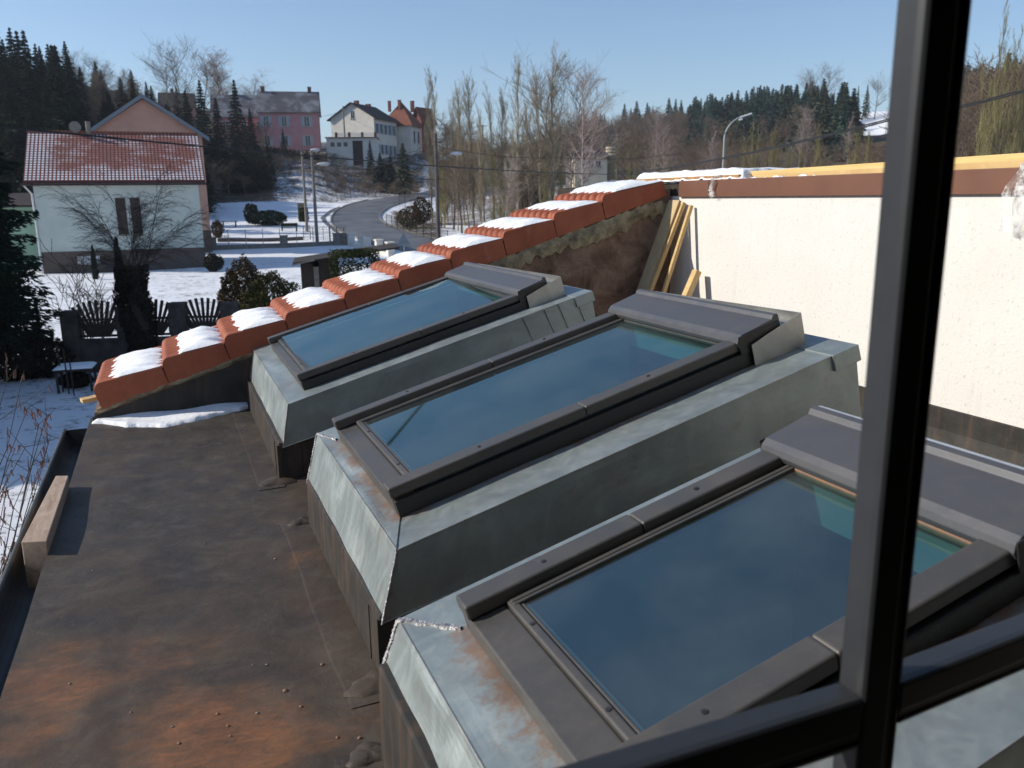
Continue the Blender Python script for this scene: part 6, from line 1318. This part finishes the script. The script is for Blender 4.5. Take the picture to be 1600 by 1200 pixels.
# left hill: skyline spruces are individuals
k_ = -1
for px, row in ((-32, 20), (-14, 26), (4, 22), (20, 44), (34, 40), (47, 45), (58, 44), (70, 66), (80, 84), (90, 104), (101, 124), (112, 138)):
    k_ += 1; tree('spruce_tree', CON, px, rt.uniform(118, 138), row, 'dark spruce of the backlit stand on the left hilltop, '+ordinal(k_, 12), 'tree', 'dark spruces on the left hilltop', 1.35)
for px, row, d, lab in ((213, 121, 150, 'small dark spruce on the skyline above the green house'), (236, 126, 150, 'bushy dark spruce beside the small skyline spruce'), (283, 132, 168, 'dark spruce left of the pink wing'), (300, 138, 150, 'second dark spruce before the pink wing'), (322, 122, 162, 'pointed dark spruce in front of the pink wing'), (347, 150, 150, 'broad dark spruce below the pink wing'), (376, 122, 156, 'tall dark spruce hiding the join of the two pink roofs'), (398, 168, 150, 'dark spruce at the left end of the pink house'), (444, 200, 172, 'small spruce before the pink house front'), (580, 218, 162, 'small green conifer beside the garage door')):
    tree('spruce_tree', CON, px, d, row, lab, 'tree', None, 1.25)
tree('conifer_tree', CNO, 632, 148, 222, 'dark spreading conifer on the snowy bank under the white house', 'tree', None, 1.6)
tree('conifer_tree', CON, 612, 150, 240, 'dark low conifer on the snowy bank left of the spreading one', 'tree', None, 1.8); tree('conifer_tree', CON, 596, 152, 238, 'round dark conifer below the garage on the bank', 'tree', None, 2.0)
for px, row, lab in ((112, 92, 'leftmost bare tree on the left skyline'), (128, 96, 'bare tree on the left skyline, second from the spruces'), (150, 94, 'wide bare tree on the left skyline'), (166, 104, 'bare tree right of the wide one on the left skyline'), (265, 108, 'slim bare tree on the skyline left of the cottage'), (300, 98, 'crooked bare tree on the skyline above the cottage'), (318, 114, 'small bare tree beside the crooked one')):
    tree('bare_tree', RND, px, 165, row, lab, 'tree', None, 1.0)
for px, row, lab in ((350, 92, 'tall birch behind the pink wing'), (366, 96, 'second birch behind the pink wing'), (398, 124, 'low bare birch behind the pink house roof')): tree('birch_tree', BIR, px, 222, row, lab, 'tree', None, 1.8)
it = []
def put(P_, px, d, H_, sxy): p = foot(px, d); it.append((P_, p, H_/HP[id(P_)], sxy, rt.uniform(0, 6.28)))
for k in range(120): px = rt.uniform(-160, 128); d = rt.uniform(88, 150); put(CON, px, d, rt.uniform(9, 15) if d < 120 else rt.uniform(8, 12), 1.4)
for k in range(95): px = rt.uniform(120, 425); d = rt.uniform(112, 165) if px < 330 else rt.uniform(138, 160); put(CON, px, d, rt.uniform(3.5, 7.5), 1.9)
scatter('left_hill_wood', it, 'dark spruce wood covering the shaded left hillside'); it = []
for k in range(60): px = rt.uniform(120, 420); d = rt.uniform(120, 172); put(BRN, px, d, rt.uniform(3, 6), 1.2)
for k in range(230): px = rt.uniform(405, 655); d = rt.uniform(140, 170); put(BRN, px, d, rt.uniform(.8, 2.0), 1.7)
scatter('hillside_scrub', it, 'bare brown scrub scattered over the snowy bank below the houses', 'scrub'); it = []
for k in range(34): px = 405+6.2*k; d = 171-.0*k; p = foot(px, d); it.append((CON, p, 1.5, 6.0, rt.uniform(0, 6)))
scatter('terrace_hedge', it, 'dark clipped hedge running along the foot of the hill houses', 'hedge')
# right hill
SKY_R = [(880, 190), (915, 184), (960, 182), (1000, 176), (1040, 173), (1090, 173), (1130, 168), (1170, 162), (1215, 156), (1250, 158), (1290, 150), (1330, 138), (1380, 140), (1440, 120), (1500, 100), (1560, 92), (1640, 82), (1760, 70)]
GR = 'spruces on the right hill skyline'
k_ = 0
for px in list(np.arange(922, 1300, 11.0))+[1301, 1312, 1322, 1338, 1352, 1366]:
    row = rows(px, SKY_R)+rt.uniform(-4, 6); d = float(np.interp(px, [900, 1050, 1200, 1340, 1500], [480, 470, 430, 360, 300]))
    if 1236 < px < 1280 : row += 8
    if px > 1331: row = {1338: 133, 1352: 131, 1366: 175}.get(int(px), 170)
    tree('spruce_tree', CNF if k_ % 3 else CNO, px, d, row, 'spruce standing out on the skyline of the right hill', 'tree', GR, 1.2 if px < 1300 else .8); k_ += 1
for px, row, lab in ((1262, 124, 'broad bare tree on the right hill skyline, left of the pair'), (1281, 122, 'broad bare tree on the right hill skyline, right of the pair'), (1366, 130, 'thin bare tree at the edge of the window bar')): tree('bare_tree', RND, px, 350, row, lab, 'tree', None, 1.0)
for px in np.arange(1500, 1700, 9.0): tree('spruce_tree', CNF, px+rt.uniform(-3, 3), 255, rows(px, SKY_R)+rt.uniform(-3, 14), 'spruce on the hill beyond the window bar at the far right', 'tree', 'spruces beyond the window bar', 1.2)
it = []
for k in range(330):
    px = rt.uniform(905, 1330); dc = float(np.interp(px, [900, 1050, 1200, 1340], [480, 465, 425, 345])); f = rt.rand(); d = dc-f*150
    if px > 1290 and d > 300: continue
    con = (px > 1070 and f < .95) or f < .16
    if con: put(CNF if rt.rand() < .75 else CNO, px, d, rt.uniform(14, 20), 1.5)
    else: put(BRN, px, d, rt.uniform(8, 12), 1.2)
for k in range(110): px = rt.uniform(1480, 1760); d = rt.uniform(170, 258); put(CNF, px, d, rt.uniform(14, 19), 1.3)
for px in np.arange(900, 1330, 5.0):
    dq = float(np.interp(px, [900, 1050, 1200, 1340], [495, 480, 440, 360])); pf = foot(px, dq); put(CNF if rt.rand() < (.7 if px > 1080 else .25) else (CNO if rt.rand() < .5 else BRN), px, dq, max(5, height_to(pf, rows(px, SKY_R)+rt.uniform(6, 16))), 1.5)
scatter('right_hill_wood', it, 'mixed spruce and bare wood covering the right hill'); it = []
for k in range(300):
    px = rt.uniform(940, 1760); d = rt.uniform(120, 300) if px < 1400 else rt.uniform(85, 170)
    pf = foot(px, d); H_ = min(rt.uniform(8, 13), height_to(pf, rt.uniform(228, 248) if px > 1050 else rt.uniform(212, 240)) if px < 1420 else 13)
    if H_ > 3.5: put(BRN if rt.rand() < .72 else YEL, px, d, H_, 1.25)
for k in range(70): px = rt.uniform(690, 930); d = rt.uniform(150, 300); put(BRN, px, d, rt.uniform(6, 12), 1.3)
scatter('brown_wood', it, 'brown leafless wood in the valley in front of the right hill')
for px, row, d, lab in ((1020, 188, 112, 'pale birch left of the curved lamp, taller stem'), (1036, 205, 115, 'pale birch beside the taller birch stem'), (1110, 215, 110, 'small reddish birch at the foot of the curved lamp'), (1245, 175, 170, 'pale birch in front of the hill, left of the manor'), (1256, 178, 172, 'second pale birch left of the manor'), (1322, 190, 170, 'white birch below the manor')):
    tree('birch_tree', BIR, px, d, row, lab, 'tree', None, .8)
for k, (px, tr_) in enumerate(((1515, 120), (1525, 130), (1535, 45), (1543, 90), (1556, 80), (1570, 92), (1578, 70), (1590, 95), (1604, 85))):
    tree('young_poplar', YEL, px, 62+3*(k % 3), tr_, 'thin yellow green young poplar right of the window bar, '+ordinal(k, 9), 'tree', 'young poplars right of the window bar', .55)
for k in range(14): px = rt.uniform(1150, 1400); tree('young_poplar', YEL, px, 110+rt.uniform(-8, 20), rt.uniform(205, 232), 'low yellow green sapling in front of the brown wood', 'tree', 'saplings before the brown wood', 1.0)
# timber stacks and snowy roofs behind the poplars
c = foot(780, 122); r = empty('timber_shed', tuple(c)); tag(r, 'open shed with stacked pale timber behind the poplars', 'shed'); X, Y, _z = frame_pts(c, vyaw(800)); H_ = height_to(c, 287)
m = MB(); m.obox(c, X, Y, _z, (0, 0, -.2), (2.6, 2, H_-.6)); m.build('timber_stack', 'pine', r); m = MB(); m.obox(c, X, Y, _z, (3.0, 0, -.2), (7.4, .2, H_-.3)); m.build('wall', 'darkwood', r); m = MB(); m.obox(c, X, Y, _z, (2.8, -.5, H_-.3), (7.8, 3, H_-.1)); m.build('roof', 'slate', r)

# ================================================================ AIR
m, n, b = new_mat('valley haze'); n.nodes.remove(b); pv = node(n, 'ShaderNodeVolumePrincipled'); pv.inputs['Color'].default_value = (.80, .88, 1.0, 1); pv.inputs['Density'].default_value = HAZE; pv.inputs['Anisotropy'].default_value = .2
n.links.new(pv.outputs[0], n.nodes['Material Output'].inputs['Volume']); MT['haze'] = m
if HAZE > 0:
    m = MB(); m.box((-4200, -4200, -60), (4200, 4200, 190)); tag(m.build('haze', 'haze'), kind='stuff')
